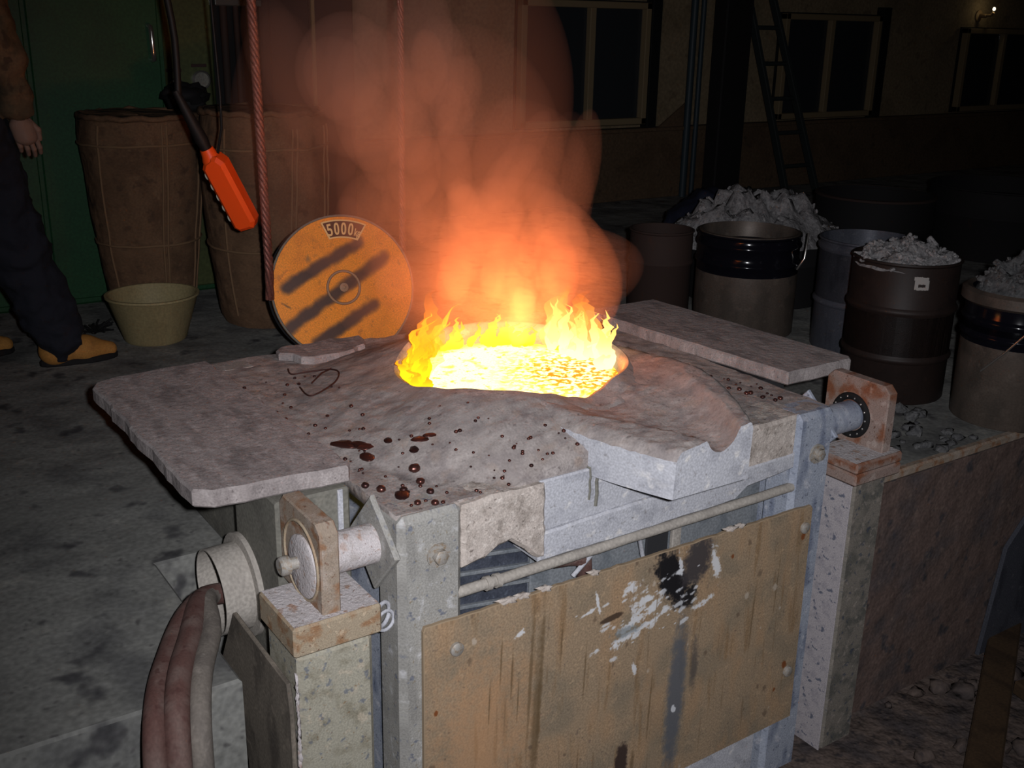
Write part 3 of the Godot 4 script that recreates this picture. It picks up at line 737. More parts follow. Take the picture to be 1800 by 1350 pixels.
func build_pedestals() -> void:
	var m: Mb
	for right in [false, true]:
		var x0 := 1.372 if right else -0.24
		var x1 := 1.566 if right else -0.05
		var t := thing("trunnion_pedestal", "dark-spotted white bearing post with a rusty plate round the shaft, nearer the drums" if right else "pale bearing post with a bolted disc in its upright plate, beside the duct and hoses", "pedestal", Vector3((x0 + x1) / 2, -0.826, -0.07))
		var off := Transform3D(Basis(), -t.position)
		m = Mb.new()
		if right: m.box(Vector3(1.494, -0.38, -0.06), Vector3(0.142, 0.9, 0.12), 0.01)
		else: m.box(Vector3(-0.15, -0.38, -0.07), Vector3(0.164, 0.9, 0.16), 0.01)
		var post := obj("post", m, "post_mottled" if right else "post", t); post.transform = off
		if right:
			m = Mb.new()
			m.box(Vector3(1.4215, -0.38, -0.06), Vector3(0.004, 0.895, 0.112), 0.001)
			obj("side_sheet", m, "post_white", post)
		m = Mb.new()
		if right:
			m.box(Vector3((x0 + x1) / 2, 0.0865, -0.04), Vector3(x1 - x0, 0.034, 0.16), 0.005)
			m.box(Vector3((x0 + x1) / 2, 0.12, -0.04), Vector3(x1 - x0, 0.031, 0.16), 0.005)
		else: m.box(Vector3((x0 + x1) / 2, 0.1025, -0.075), Vector3(x1 - x0, 0.066, 0.18), 0.005)
		var cap := obj("cap", m, "plate_edge" if not right else "rust_orange", t); cap.transform = off
		m = Mb.new()
		m.grid(16, 16, func(u, v):
			var x := lerpf(x0 + 0.004, x1 - 0.004, u); var z := (lerpf(-0.112, 0.033, v) if right else lerpf(-0.16, 0.009, v))
			return Vector3(x, 0.1358 + 0.003 * maxf(0, ns(x, 1, z, 3000)) , z), true)
		obj("dust_layer", m, "rustdust", cap)
		# bearing plate
		m = Mb.new()
		var px := 1.5 if right else -0.13
		var outl := PackedVector2Array()
		var zf := 0.018 if right else -0.004
		var zb := -0.196 if right else -0.206
		var yb := 0.128
		var yt := 0.326
		for q in [[zb, yb], [zf, yb], [zf, yt - 0.02], [zf - 0.02, yt], [zb + 0.02, yt], [zb, yt - 0.02]]: outl.append(Vector2(q[0], q[1]))
		m.prism(outl, -px - 0.036 if right else -px, -px if right else -px + 0.04, 0.003, Transform3D(SIDE))
		var bp := obj("bearing_plate", m, "rust_orange" if right else "rust", t); bp.transform = off
		m = Mb.new()
		if right:
			ring(m, 0.056, 0.012, Transform3D(AXLE, Vector3(1.503, 0.212, -0.1)), 36, 8)
			obj("bearing_ring", m, "dark", bp)
			m = Mb.new()
			for k in 14: pebble(m, Vector3(1.492, 0.212 + 0.056 * sin(TAU * k / 14), -0.1 + 0.056 * cos(TAU * k / 14)), Vector3.ONE * 0.0035, 0, 6)
			tag(obj("bearing_balls", m, "chrome", bp), "", "", "", "stuff")
		else:
			ring(m, 0.083, 0.0035, Transform3D(AXLE, Vector3(-0.171, 0.216, -0.1)), 40, 6)
			obj("seat_ring", m, "plate_edge", bp)
			m = Mb.new()
			m.lathe([Vector2(0.066, 0.0), Vector2(0.066, 0.006), Vector2(0.058, 0.01), Vector2(0.02, 0.009), Vector2(0, 0.009)], 40, Transform3D(Basis(Vector3(0, 0, -1), Vector3(-1, 0, 0), Vector3(0, 1, 0)), Vector3(-0.169, 0.208, -0.088)))
			obj("bearing_disc", m, "rustdust", bp)
			m = Mb.new()
			m.lathe([Vector2(0.013, 0), Vector2(0.013, 0.02), Vector2(0.02, 0.02), Vector2(0.02, 0.036), Vector2(0.016, 0.04), Vector2(0, 0.04)], 18, Transform3D(Basis(Vector3(0, 0, -1), Vector3(-1, 0, 0), Vector3(0, 1, 0)), Vector3(-0.176, 0.21, -0.105)))
			obj("bolt", m, "bolt", bp)
		if not right:
			m = Mb.new()
			m.prism(PackedVector2Array([Vector2(-0.294, 0.024), Vector2(0.0, 0.012), Vector2(0.012, -0.05), Vector2(0.012, -0.826), Vector2(-0.2, -0.826), Vector2(-0.27, -0.215), Vector2(-0.36, -0.826), Vector2(-0.68, -0.826), Vector2(-0.68, -0.62)]), 0.244, 0.254, 0.002, Transform3D(SIDE))
			var gp := obj("side_plate", m, "gusset", t); gp.transform = off
			m = Mb.new()
			for k in 26: pebble(m, Vector3(-0.236, 0.02 - k * 0.02, 0.008 + ns(k, 2, 0, 900) * 0.01), Vector3(0.004, 0.014, 0.005), 0.7, 6, k)
			obj("weld_seam", m, "rustdust", t).transform = off

# ---------------------------------------------------------------- melt, flames, smoke
func build_melt() -> void:
	var m := Mb.new()
	m.grid(96, 12, func(u, v):
		var a: float = u * TAU
		var r: float = 0.297 * v
		var x := HOLE.x + cos(a) * r; var z := HOLE.y + sin(a) * r
		return Vector3(x, 0.356 + ns(x, 5, z, 2600) * 0.003, z), true, 1)
	# planar map over the pool: rebuild with its own coordinates
	var k := Mb.new()
	var P := func(i: int, j: int) -> Vector3:
		var a := TAU * i / 96.0; var r := 0.298 * j / 12.0
		var x := HOLE.x + cos(a) * r; var z := HOLE.y + sin(a) * r
		return Vector3(x, 0.356 + ns(x, 5, z, 2600) * 0.003, z)
	var U := func(p: Vector3) -> Vector2: return Vector2((p.x - HOLE.x) / 0.6 + 0.5, (p.z - HOLE.y) / 0.6 + 0.5)
	for j in 12:
		for i in 96:
			var a: Vector3 = P.call(i, j); var b: Vector3 = P.call(i + 1, j); var c: Vector3 = P.call(i + 1, j + 1); var d: Vector3 = P.call(i, j + 1)
			if j > 0: k.tri(a, b, c, 1, U.call(a), U.call(b), U.call(c))
			k.tri(a, c, d, 1, U.call(a), U.call(c), U.call(d))
	tag(obj("molten_metal", k, "melt"), "white-hot molten metal filling the round furnace crater", "molten metal")
	var l := AreaLight3D.new()
	l.name = "melt_light"
	l.area_size = Vector2(0.4, 0.4)
	l.light_color = Color(1.0, 0.6, 0.31)
	l.light_energy = MELT_LIGHT
	l.shadow_enabled = true
	l.position = Vector3(HOLE.x, 0.366, HOLE.y)
	l.rotation.x = PI / 2
	add_child(l)

func tongue(base: Vector3, h: float, r: float, lean: Vector3, sd: float, c0: Color, c1: Color, a0: float) -> ArrayMesh:
	var st := SurfaceTool.new()
	st.begin(Mesh.PRIMITIVE_TRIANGLES)
	var nj := 14; var ni := 8
	var P := []; var K := []
	for j in nj + 1:
		var t := float(j) / nj
		var c := base + Vector3.UP * h * t + lean * t * t + Vector3(ns(t * 0.25, sd, 0, 900), 0, ns(t * 0.25, sd, 9, 900)) * 0.1 * t * (h + 0.05) * 3.0
		var rr := r * pow(sin(PI * pow(clampf(t * 0.97 + 0.03, 0, 1), 0.62)), 0.9) * (1 - 0.35 * t)
		var row := []
		for i in ni:
			var a := TAU * i / ni
			var w := 1.0 + 0.9 * N.get_noise_3d(cos(a) * 60 + sd * 50, t * 220 * h / 0.12, sin(a) * 60)
			row.append(c + Vector3(cos(a), 0, sin(a) * 0.8) * rr * w)
		P.append(row)
		var cc := c0.lerp(c1, smoothstep(0.1, 0.9, t))
		cc.a = a0 * smoothstep(-0.05, 0.2, t) * (1 - smoothstep(0.35, 1.0, t))
		K.append(cc)
	for j in nj:
		for i in ni:
			var n := (i + 1) % ni
			for q in [[j, i], [j + 1, i], [j + 1, n], [j, i], [j + 1, n], [j, n]]:
				st.set_smooth_group(1)
				st.set_color(K[q[0]])
				st.add_vertex(P[q[0]][q[1]])
	st.generate_normals()
	return st.commit()

func build_flames() -> void:
	var fm := StandardMaterial3D.new()
	fm.resource_name = "flame"
	fm.shading_mode = BaseMaterial3D.SHADING_MODE_UNSHADED
	fm.albedo_color = Color(FLAME_GLOW, FLAME_GLOW, FLAME_GLOW).linear_to_srgb()
	fm.vertex_color_use_as_albedo = true
	fm.transparency = BaseMaterial3D.TRANSPARENCY_ALPHA
	fm.roughness = 1.0
	M["flame"] = fm
	var core := fm.duplicate()
	core.resource_name = "flame_core"
	core.transparency = BaseMaterial3D.TRANSPARENCY_DISABLED
	M["flame_core"] = core
	var t := thing("flames", "yellow and white flames licking up round the back and right rim of the molten metal", "flames", Vector3(HOLE.x, 0.35, HOLE.y), "", "stuff")
	var off := Transform3D(Basis(), -t.position)
	rng.seed = 5
	var yellow := Color(1, 0.6, 0.01); var orange := Color(0.9, 0.24, 0.01); var white := Color(1, 0.8, 0.36); var cream := Color(0.9, 0.44, 0.1)
	var put := func(a: float, r: float, h: float, w: float, c0: Color, c1: Color, al: float, lean: Vector3) -> void:
		var b := Vector3(HOLE.x + cos(a) * r, 0.352, HOLE.y + sin(a) * r)
		var o := obj("flame_tongue", tongue(b, h, w, lean, rng.randf() * 50, c0, c1, maxf(al, 0.0)), "flame" if al > 0 else "flame_core", t)
		o.transform = off
	for k in 34:   # low ragged fringe round the back
		var a := deg_to_rad(rng.randf_range(-190, -20))
		put.call(a, rng.randf_range(0.26, 0.295), rng.randf_range(0.03, 0.075), rng.randf_range(0.01, 0.02), yellow, orange, -1.0, Vector3(rng.randf_range(-0.02, 0.04), 0, 0))
	for k in 14:   # taller tongues at the back left
		var a := deg_to_rad(rng.randf_range(-172, -112))
		put.call(a, rng.randf_range(0.24, 0.29), rng.randf_range(0.07, 0.15), rng.randf_range(0.012, 0.02), yellow, orange, -1.0, Vector3(rng.randf_range(0.02, 0.07), 0, 0))
	for k in 5:   # back middle
		var a := deg_to_rad(rng.randf_range(-95, -60))
		put.call(a, rng.randf_range(0.25, 0.29), rng.randf_range(0.06, 0.11), rng.randf_range(0.012, 0.02), yellow, orange, -1.0, Vector3(rng.randf_range(-0.02, 0.05), 0, 0))
	for k in 20:   # the big pale flame on the right
		var a := deg_to_rad(rng.randf_range(-38, 24))
		put.call(a, rng.randf_range(0.24, 0.29), rng.randf_range(0.08, 0.16), rng.randf_range(0.016, 0.026), white, cream, -1.0, Vector3(rng.randf_range(-0.04, 0.03), 0, 0))
	for k in 3:   # soft outer flames
		var a := deg_to_rad(rng.randf_range(-180, -130))
		put.call(a, rng.randf_range(0.22, 0.27), rng.randf_range(0.14, 0.24), rng.randf_range(0.03, 0.05), orange, orange, 0.3, Vector3(rng.randf_range(0.02, 0.07), 0, 0))
	for k in 4:
		var a := deg_to_rad(rng.randf_range(-40, 26))
		put.call(a, rng.randf_range(0.24, 0.28), rng.randf_range(0.14, 0.24), rng.randf_range(0.03, 0.05), cream, orange, 0.35, Vector3(rng.randf_range(-0.03, 0.05), 0, 0))
	var l := OmniLight3D.new()
	l.name = "flame_light"
	l.light_color = Color(1.0, 0.5, 0.22)
	l.light_energy = FLAME_LIGHT
	l.light_size = 0.12
	l.omni_range = 20.0
	l.omni_attenuation = 2.0
	l.shadow_enabled = true
	l.position = Vector3(0.68, 0.52, -0.6)
	add_child(l)

func build_smoke() -> void:
	var t := thing("smoke_plume", "orange-lit smoke billowing up from the molten metal", "smoke", Vector3(HOLE.x, 0.4, HOLE.y), "", "stuff")
	rng.seed = 21
	var mats := []
	for d in SMOKE:
		var f := FogMaterial.new()
		f.density = d
		f.albedo = Color(0.95, 0.74, 0.67)
		mats.append(f)
	var put := func(p: Vector3, s: Vector3, k: int, turn: float) -> void:
		var v := FogVolume.new()
		v.shape = RenderingServer.FOG_VOLUME_SHAPE_ELLIPSOID
		v.size = s
		v.material = mats[k]
		v.name = "smoke_puff"
		t.add_child(v, true)
		v.position = p - t.position
		v.rotation = Vector3(rng.randf_range(-0.3, 0.3), rng.randf_range(-3, 3), turn)
	# a column that leans back to the left as it climbs, widest half way
	# thin broad bodies of the plume, then streaks and curls that give it its shape
	for q in [[0.68, 0.56, -0.68, 0.92, 0.3, 0.4, 2, 0.1], [0.74, 0.63, -0.66, 0.7, 0.42, 0.42, 2, 0.2], [0.64, 0.74, -0.69, 0.78, 0.6, 0.5, 3, 0.5], [0.57, 0.87, -0.74, 0.66, 0.8, 0.55, 3, 0.55], [0.47, 1.02, -0.85, 0.9, 1.0, 0.6, 3, 0.4]]:
		put.call(Vector3(q[0], q[1], q[2]), Vector3(q[3], q[4], q[5]), q[6], q[7])
	for k in 74:
		var h := pow(rng.randf(), 1.35)
		var off := clampf(rng.randfn() * 0.55, -1.05, 1.0)
		var y := 0.49 + h * 0.75
		var x := minf(0.77 - h * 0.34 + off * (0.24 + 0.14 * sin(h * 3.0)), 1.02 - 0.1 * h)
		var z := -0.66 - h * 0.2 + rng.randfn() * 0.09
		var l := lerpf(0.11, 0.27, h) * rng.randf_range(0.6, 1.4)
		put.call(Vector3(x, y, z), Vector3(l * rng.randf_range(0.4, 0.8), l * rng.randf_range(0.9, 1.5), l * rng.randf_range(0.35, 0.7)), 0 if h < 0.25 and absf(off) < 0.7 else (4 if absf(off) < 0.5 else (1 if absf(off) < 0.8 else 2)), rng.randf_range(-0.5, 1.2))

# ---------------------------------------------------------------- things on and round the furnace
func build_slabs() -> void:
	var m := Mb.new()
	worn_slab(m, [Vector2(-0.326, -0.28), Vector2(-0.29, -0.252), Vector2(0.0, -0.23), Vector2(0.012, -0.25), Vector2(-0.008, -1.12), Vector2(-0.26, -1.1), Vector2(-0.318, -1.075), Vector2(-0.334, -1.04)], 0.297, 0.337, 0.005, 0.008)
	tag(obj("cover_slab", m, "slab"), "wide worn grey stone slab overhanging the end of the furnace above the duct and hoses", "slab")
	m = Mb.new()
	worn_slab(m, [Vector2(1.338, -0.2), Vector2(1.6, -0.2), Vector2(1.62, -0.22), Vector2(1.57, -1.04), Vector2(1.27, -1.04), Vector2(1.292, -0.7)], 0.297, 0.337, 0.005, 0.006)
	tag(obj("cover_slab", m, "slab"), "narrow grey stone slab lying on the furnace edge in front of the drums", "slab")

func build_droplets() -> void:
	rng.seed = 8
	var shapes := []
	for k in 5:
		var m := Mb.new()
		pebble(m, Vector3.ZERO, Vector3(1, 0.75, 1), 0.1 if k < 3 else 0.3, 10, k)
		shapes.append(m.done())
	var put := func(x: float, z: float, r: float, label: String, group: String, flat := 0.0) -> void:
		var o := MeshInstance3D.new()
		o.mesh = shapes[rng.randi() % (5 if flat > 0 else 3)]
		o.material_override = M["droplet" if rng.randf() < 0.65 else "droplet_dark"]
		o.name = numbered("metal_droplet")
		add_child(o, true)
		var y := top_y(x, z) if x > 0.012 else 0.337
		if x < 0.152 and z > -0.105 or x > 1.166 and z > -0.105: y = maxf(y, 0.3)
		o.scale = Vector3(r, r * (0.35 if flat > 0 else 1.0), r * (1.0 + flat))
		o.rotation.y = rng.randf() * TAU
		o.position = Vector3(x, y + o.scale.y * 0.5, z)
		tag(o, label, "droplet", group)
	for q in [[0.072, -0.4, 0.022], [0.1, -0.36, 0.02], [0.085, -0.31, 0.018], [0.15, -0.33, 0.012], [0.195, -0.26, 0.016], [0.17, -0.245, 0.013], [0.215, -0.25, 0.012], [0.06, -0.1, 0.017]]:
		put.call(q[0], q[1], q[2], "large flat splash of dark metal beside the front corner of the wide slab", "flat metal splashes", 0.5)
	for q in [[0.14, -0.19, 0.014], [0.127, -0.14, 0.01], [0.075, -0.12, 0.009], [0.12, -0.085, 0.009], [0.035, -0.145, 0.011], [0.015, -0.18, 0.009], [0.07, -0.05, 0.008], [0.1, -0.03, 0.009]]:
		put.call(q[0], q[1], q[2], "pea-sized shiny copper-brown ball of metal above the left corner channel", "large metal balls")
	for k in 56:
		put.call(rng.randf_range(0.03, 0.36), rng.randf_range(-0.36, -0.02), rng.randf_range(0.0022, 0.0055), "tiny copper-brown metal bead strewn over the furnace top behind the channel", "beads behind the channel")
	for k in 16: put.call(rng.randf_range(0.37, 0.5), rng.randf_range(-0.13, -0.02), rng.randf_range(0.0025, 0.0055), "tiny copper-brown metal bead on the slope just beside the pouring spout", "beads beside the spout")
	for k in 24: put.call(rng.randf_range(0.03, 0.24), rng.randf_range(-0.98, -0.4), rng.randf_range(0.0025, 0.006), "tiny metal bead on the furnace top around the bent wire", "beads round the wire")
	for k in 70:
		var v := rng.randf()
		put.call(lerpf(1.24, 1.06, v) + rng.randf_range(-0.05, 0.05), lerpf(-0.12, -0.8, v) + rng.randf_range(-0.05, 0.05), rng.randf_range(0.0025, 0.008), "small dark metal droplet on the strip between spout and narrow slab", "droplets beside the narrow slab")
	var m := Mb.new()
	var w := []
	for q in [Vector2(0.188, -1.008), Vector2(0.18, -0.964), Vector2(0.226, -0.949), Vector2(0.274, -0.909), Vector2(0.262, -0.831), Vector2(0.215, -0.766), Vector2(0.136, -0.733), Vector2(0.15, -0.838)]:
		w.append(Vector3(q.x, top_y(q.x, q.y) + 0.008, q.y))
	var wc := Curve3D.new()
	for i in w.size():
		var tn: Vector3 = (w[mini(i + 1, w.size() - 1)] - w[maxi(i - 1, 0)]) / 5.0
		wc.add_point(w[i], -tn, tn)
	var wp := []
	for i in 50: wp.append(wc.sample_baked(wc.get_baked_length() * i / 49.0, true))
	m.tube(wp, 0.0022, 6)
	m.tube([Vector3(0.185, top_y(0.185, -0.839) + 0.01, -0.839), Vector3(0.23, top_y(0.23, -0.87) + 0.014, -0.87), Vector3(0.274, top_y(0.274, -0.909) + 0.01, -0.909)], 0.0022, 6)
	tag(obj("bent_wire", m, "wire"), "thin rusty wire bent into loops lying on the furnace top beside the wide slab", "wire")

func build_hoses() -> void:
	var path := [Vector3(-0.2, 0.0, -0.42), Vector3(-0.27, 0.02, -0.4), Vector3(-0.315, 0.034, -0.34), Vector3(-0.37, 0.036, -0.22), Vector3(-0.43, 0.034, -0.1), Vector3(-0.47, 0.0, 0.0), Vector3(-0.49, -0.12, 0.06), Vector3(-0.5, -0.45, 0.08), Vector3(-0.5, -0.79, 0.09)]
	var c := Curve3D.new()
	for i in path.size():
		var tan: Vector3 = (path[mini(i + 1, path.size() - 1)] - path[maxi(i - 1, 0)]) / 6.0
		c.add_point(path[i], -tan, tan)
	var L := c.get_baked_length()
	var offs := [[Vector3(-0.042, -0.008, 0.0), 0.023, "hose_red", "dusty dark red hose, outermost of the bundle leaving the duct", 0.0], [Vector3(0.0, 0.006, 0.0), 0.0245, "hose_red", "thick dusty red-grey hose in the middle of the bundle leaving the duct", 0.0], [Vector3(0.042, -0.004, 0.0), 0.0225, "hose_grey", "plain grey dusty hose, innermost of the bundle next to the post", 0.0]]
	for o in offs:
		var pts := []
		for i in 46:
			var s := L * i / 45.0
			var spread := smoothstep(0.02, 0.3, s)
			pts.append(c.sample_baked(s, true) + o[0] * spread)
		var m := Mb.new()
		m.tube(pts, o[1], 14)
		tag(obj("hose", m, o[2]), o[3], "hose", "hoses from the duct")

func build_hook_block() -> void:
	var n := Vector3(-0.2, 0.27, 0.94).normalized()
	var x := Vector3.UP.cross(n).normalized()
	var B := Basis(x, n, x.cross(n))           # local y along the axle, local -z upwards
	var ctr := Vector3(0.715, 0.33, -1.75)
	var R := 0.262
	var t := thing("crane_hook_block", "orange round pulley block with sprayed black stripes standing behind the furnace", "pulley", Vector3(0.715, 0, -1.75))
	t.position = ctr
	t.basis = B
	var m := Mb.new()
	m.lathe([Vector2(0, -0.1), Vector2(R * 0.97, -0.1), Vector2(R, -0.09), Vector2(R, -0.075), Vector2(R * 0.86, -0.06), Vector2(R * 0.84, -0.05), Vector2(R * 0.86, -0.04), Vector2(R, -0.026), Vector2(R, -0.012), Vector2(R * 0.97, -0.004), Vector2(0, -0.004)], 64)
	obj("sheave", m, "dark", t)
	m = Mb.new()
	for i in 72:
		var a := TAU * i / 72; var b := TAU * (i + 1) / 72
		var pa := Vector3(cos(a), 0, -sin(a)) * R; var pb := Vector3(cos(b), 0, -sin(b)) * R
		m.tri(Vector3.ZERO, pa, pb, 1, Vector2(0.5, 0.5), Vector2(0.5 + cos(a) / 2, 0.5 - sin(a) / 2), Vector2(0.5 + cos(b) / 2, 0.5 - sin(b) / 2))
		m.quad(pa - Vector3(0, 0.01, 0), pb - Vector3(0, 0.01, 0), pb, pa, 2)
	obj("cheek_plate", m, "hook_face", t)
	m = Mb.new()
	ring(m, R * 0.985, 0.004, Transform3D(), 64, 6)
	obj("rim", m, "grey_paint", t)
	m = Mb.new()
	ring(m, R * 0.225, 0.005, T(0, 0.001, 0), 40, 6)
	obj("hub_ring", m, "ring_grey", t)
	m = Mb.new()
	m.lathe([Vector2(0.016, 0), Vector2(0.016, 0.006), Vector2(0.006, 0.008), Vector2(0.005, 0.004), Vector2(0, 0.004)], 20)
	obj("axle_cap", m, "ring_grey", t)
	# the plate with the load on it
	m = Mb.new()
	var arc := PackedVector2Array(); var arc2 := PackedVector2Array()
	for i in 17:
		var a := deg_to_rad(lerpf(105, 65, i / 16.0))
		arc.append(Vector2(cos(a), sin(a)) * R * 0.93); arc2.append(Vector2(cos(a), sin(a)) * R * 0.925)
	for i in 17:
		var a := deg_to_rad(lerpf(68, 102, i / 16.0))
		arc.append(Vector2(cos(a), sin(a)) * R * 0.68); arc2.append(Vector2(cos(a), sin(a)) * R * 0.7)
	var up := Transform3D(Basis(Vector3(1, 0, 0), Vector3(0, 0, -1), Vector3(0, 1, 0)))
	m.prism(arc, 0.0, 0.002, 0.0004, up)
	var sign := obj("load_plate", m, "sign_light", t)
	m = Mb.new()
	var inner := PackedVector2Array()
	for i in 17:
		var a := deg_to_rad(lerpf(103.6, 66.4, i / 16.0)); inner.append(Vector2(cos(a), sin(a)) * R * 0.91)
	for i in 17:
		var a := deg_to_rad(lerpf(69.6, 100.4, i / 16.0)); inner.append(Vector2(cos(a), sin(a)) * R * 0.7)
	m.prism(inner, 0.001, 0.003, 0.0, up)
	obj("plate_face", m, "sign_dark", sign)
	var font := SystemFont.new()
	font.font_names = PackedStringArray(["Droid Sans"])
	font.font_weight = 700
	var k := 0
	for ch in ["5", "0", "0", "0", "k", "g"]:
		var tm := TextMesh.new()
		tm.text = ch; tm.font = font; tm.font_size = 64; tm.depth = 0.002
		var hgt := 0.034 if k < 4 else 0.02
		tm.pixel_size = hgt / 46.0
		var a := deg_to_rad([99, 92, 85, 78, 72.4, 69.0][k])
		var o := obj("letter", tm, "sign_light", sign)
		var rd := R * (0.8 if k < 4 else 0.775)
		o.transform = up * Transform3D(Basis(Vector3(0, 0, 1), a - PI / 2) * Basis.from_scale(Vector3(0.8, 1.25, 1)), Vector3(cos(a) * rd, sin(a) * rd, 0.004))
		k += 1
	m = Mb.new()
	m.tube([Vector3(0, -0.05, R * 0.6), Vector3(0, -0.05, R + 0.02), Vector3(0.03, -0.05, R + 0.05), Vector3(0.0, -0.05, R + 0.085), Vector3(-0.05, -0.05, R + 0.06)], 0.016, 10)
	obj("hook", m, "dark", t)
	# ropes up to the crane
	for s in [[Vector3(0.449, 0.31, -1.79), Vector3(0.44, 0.42, -1.76), Vector3(0.423, 1.3, -1.75), Vector3(0.39, 4.4, -1.76), 0.0155, "twisted reddish steel crane rope running up past the orange pendant"], [Vector3(0.978, 0.33, -1.79), Vector3(0.968, 0.46, -1.77), Vector3(0.965, 1.3, -1.76), Vector3(0.962, 4.4, -1.76), 0.0125, "twisted steel crane rope rising through the smoke behind the flames"]]:
		m = Mb.new()
		var axis := []
		for i in 151:
			var f := i / 150.0
			axis.append(s[0].lerp(s[1], f * 37.5) if f < 0.0266 else (s[1].lerp(s[2], (f - 0.0266) / 0.6) if f < 0.6266 else s[2].lerp(s[3], (f - 0.6266) / 0.3734)))
		for q in 4:
			var pts := []
			for i in 151:
				var a := i * 0.62 + q * TAU / 4
				pts.append(axis[i] + Vector3(cos(a), 0, sin(a)) * s[4] * 0.5)
			m.tube(pts, s[4] * 0.56, 6)
		tag(obj("wire_rope", m, "rope"), s[5], "rope")

func build_pendant() -> void:
	var t := thing("pendant_control", "orange push-button pendant hanging on its black cable before the brown bags", "pendant", Vector3(0.328, 0.697, -1.8))
	t.basis = Basis(Vector3(0, 0, 1), 0.44) * Basis(Vector3(0, 1, 0), -0.75)
	var m := Mb.new()
	var prof := PackedVector2Array()
	for q in [[-0.036, -0.125], [-0.02, -0.142], [0.03, -0.142], [0.046, -0.12], [0.046, 0.1], [0.03, 0.125], [0.012, 0.132], [-0.02, 0.12], [-0.036, 0.1]]: prof.append(Vector2(q[0], q[1]))
	m.prism(prof, -0.034, 0.034, 0.012)
	obj("body", m, "orange", t)
	m = Mb.new()
	m.lathe([Vector2(0.032, 0.1), Vector2(0.032, 0.12), Vector2(0.026, 0.135), Vector2(0.022, 0.155), Vector2(0, 0.155)], 18)
	obj("neck", m, "orange", t)
	for k in 5:
		m = Mb.new()
		m.lathe([Vector2(0.014, 0), Vector2(0.014, 0.008), Vector2(0.009, 0.012), Vector2(0, 0.012)], 14, Transform3D(Basis(Vector3(0, 0, 1), PI / 2), Vector3(-0.034, 0.07 - k * 0.04, 0.006)))
		obj("button", m, "button", t)
	m = Mb.new()
	m.lathe([Vector2(0.017, 0.15), Vector2(0.022, 0.19), Vector2(0.016, 0.29), Vector2(0.011, 0.36), Vector2(0, 0.36)], 16)
	obj("cable_boot", m, "cable", t)
	# its cable, swinging up out of sight
	var top := t.transform * Vector3(0, 0.34, 0)
	m = Mb.new()
	var c := Curve3D.new()
	c.add_point(top, Vector3.ZERO, (t.basis.y * 0.1))
	c.add_point(Vector3(0.185, 1.18, -1.8), Vector3(0.02, -0.1, 0), Vector3(-0.02, 0.1, 0))
	c.add_point(Vector3(0.16, 1.5, -1.8), Vector3(0.004, -0.1, 0), Vector3(-0.004, 0.3, 0))
	c.add_point(Vector3(0.2, 4.4, -1.8), Vector3(0, -0.5, 0), Vector3.ZERO)
	var pts := []
	for i in 60: pts.append(c.sample_baked(c.get_baked_length() * i / 59.0, true))
	m.tube(pts, 0.011, 10)
	tag(obj("control_cable", m, "cable"), "black rubber cable curving up from the orange pendant", "cable")
	m = Mb.new()
	m.tube([t.transform * Vector3(0.03, 0.13, 0), Vector3(0.325, 0.9, -1.82), Vector3(0.33, 1.0, -1.83), Vector3(0.32, 1.4, -1.84), Vector3(0.3, 4.4, -1.84)], 0.0045, 8)
	tag(obj("strain_wire", m, "cable"), "thin dark strain wire hanging straight beside the black pendant cable", "wire")

# ---------------------------------------------------------------- behind on the left
func sack(called: String, label: String, at: Vector3, prof: Array, sd: float) -> void:
	var t := thing(called, label, "bag", at, "brown bags behind the pulley block")
	var disp := func(v: Vector3, a: float, y: float) -> Vector3:
		var k := 1.0 + 0.05 * N.get_noise_3d(cos(a) * 80 + sd * 70, y * 160, sin(a) * 80) + 0.02 * N.get_noise_3d(cos(a) * 300 + sd * 70, y * 500, sin(a) * 300)
		return Vector3(v.x * k, v.y + 0.012 * N.get_noise_3d(cos(a) * 60, sd * 30, sin(a) * 60), v.z * k)
	var cv := Curve2D.new()
	for q in prof: cv.add_point(q)
	var fine := []
	for i in 41: fine.append(cv.sample_baked(cv.get_baked_length() * i / 40.0))
	var m := Mb.new()
	m.lathe(fine, 56, Transform3D(), disp)
	obj("body", m, "bag", t)
	var rad := func(y: float) -> float:
		for i in prof.size() - 1:
			if y >= prof[i].y and y <= prof[i + 1].y and prof[i + 1].y > prof[i].y: return lerpf(prof[i].x, prof[i + 1].x, (y - prof[i].y) / (prof[i + 1].y - prof[i].y))
		return prof[1].x
	for y in [0.34, 0.75]:
		var pts := []
		for i in 57:
			var a := TAU * i / 56
			var v: Vector3 = disp.call(Vector3(cos(a) * rad.call(y), y, sin(a) * rad.call(y)), a, y)
			pts.append(v * Vector3(1.006, 1, 1.006))
		m = Mb.new()
		m.tube(pts, 0.006, 6)
		obj("seam", m, "bag_seam", t)
	for a in [1.45, 1.53, 2.6, 0.75, 0.55]:
		var pts := []
		for i in 30:
			var y := lerpf(0.06, 0.83, i / 29.0)
			var v: Vector3 = disp.call(Vector3(cos(a + 0.05 * sin(y * 5)) * rad.call(y), y, sin(a + 0.05 * sin(y * 5)) * rad.call(y)), a, y)
			pts.append(v * Vector3(1.004, 1, 1.004))
		m = Mb.new()
		m.tube(pts, 0.005, 6)
		obj("seam", m, "bag_seam", t)
	m = Mb.new()
	var pr := []
	for i in 57:
		var a := TAU * i / 56
		pr.append(Vector3(cos(a) * prof[-3].x * 0.99, prof[-3].y + 0.012 * N.get_noise_1d(i * 40.0 + sd * 9), sin(a) * prof[-3].x * 0.99))
	m.tube(pr, 0.012, 8)
	obj("folded_rim", m, "bag", t)

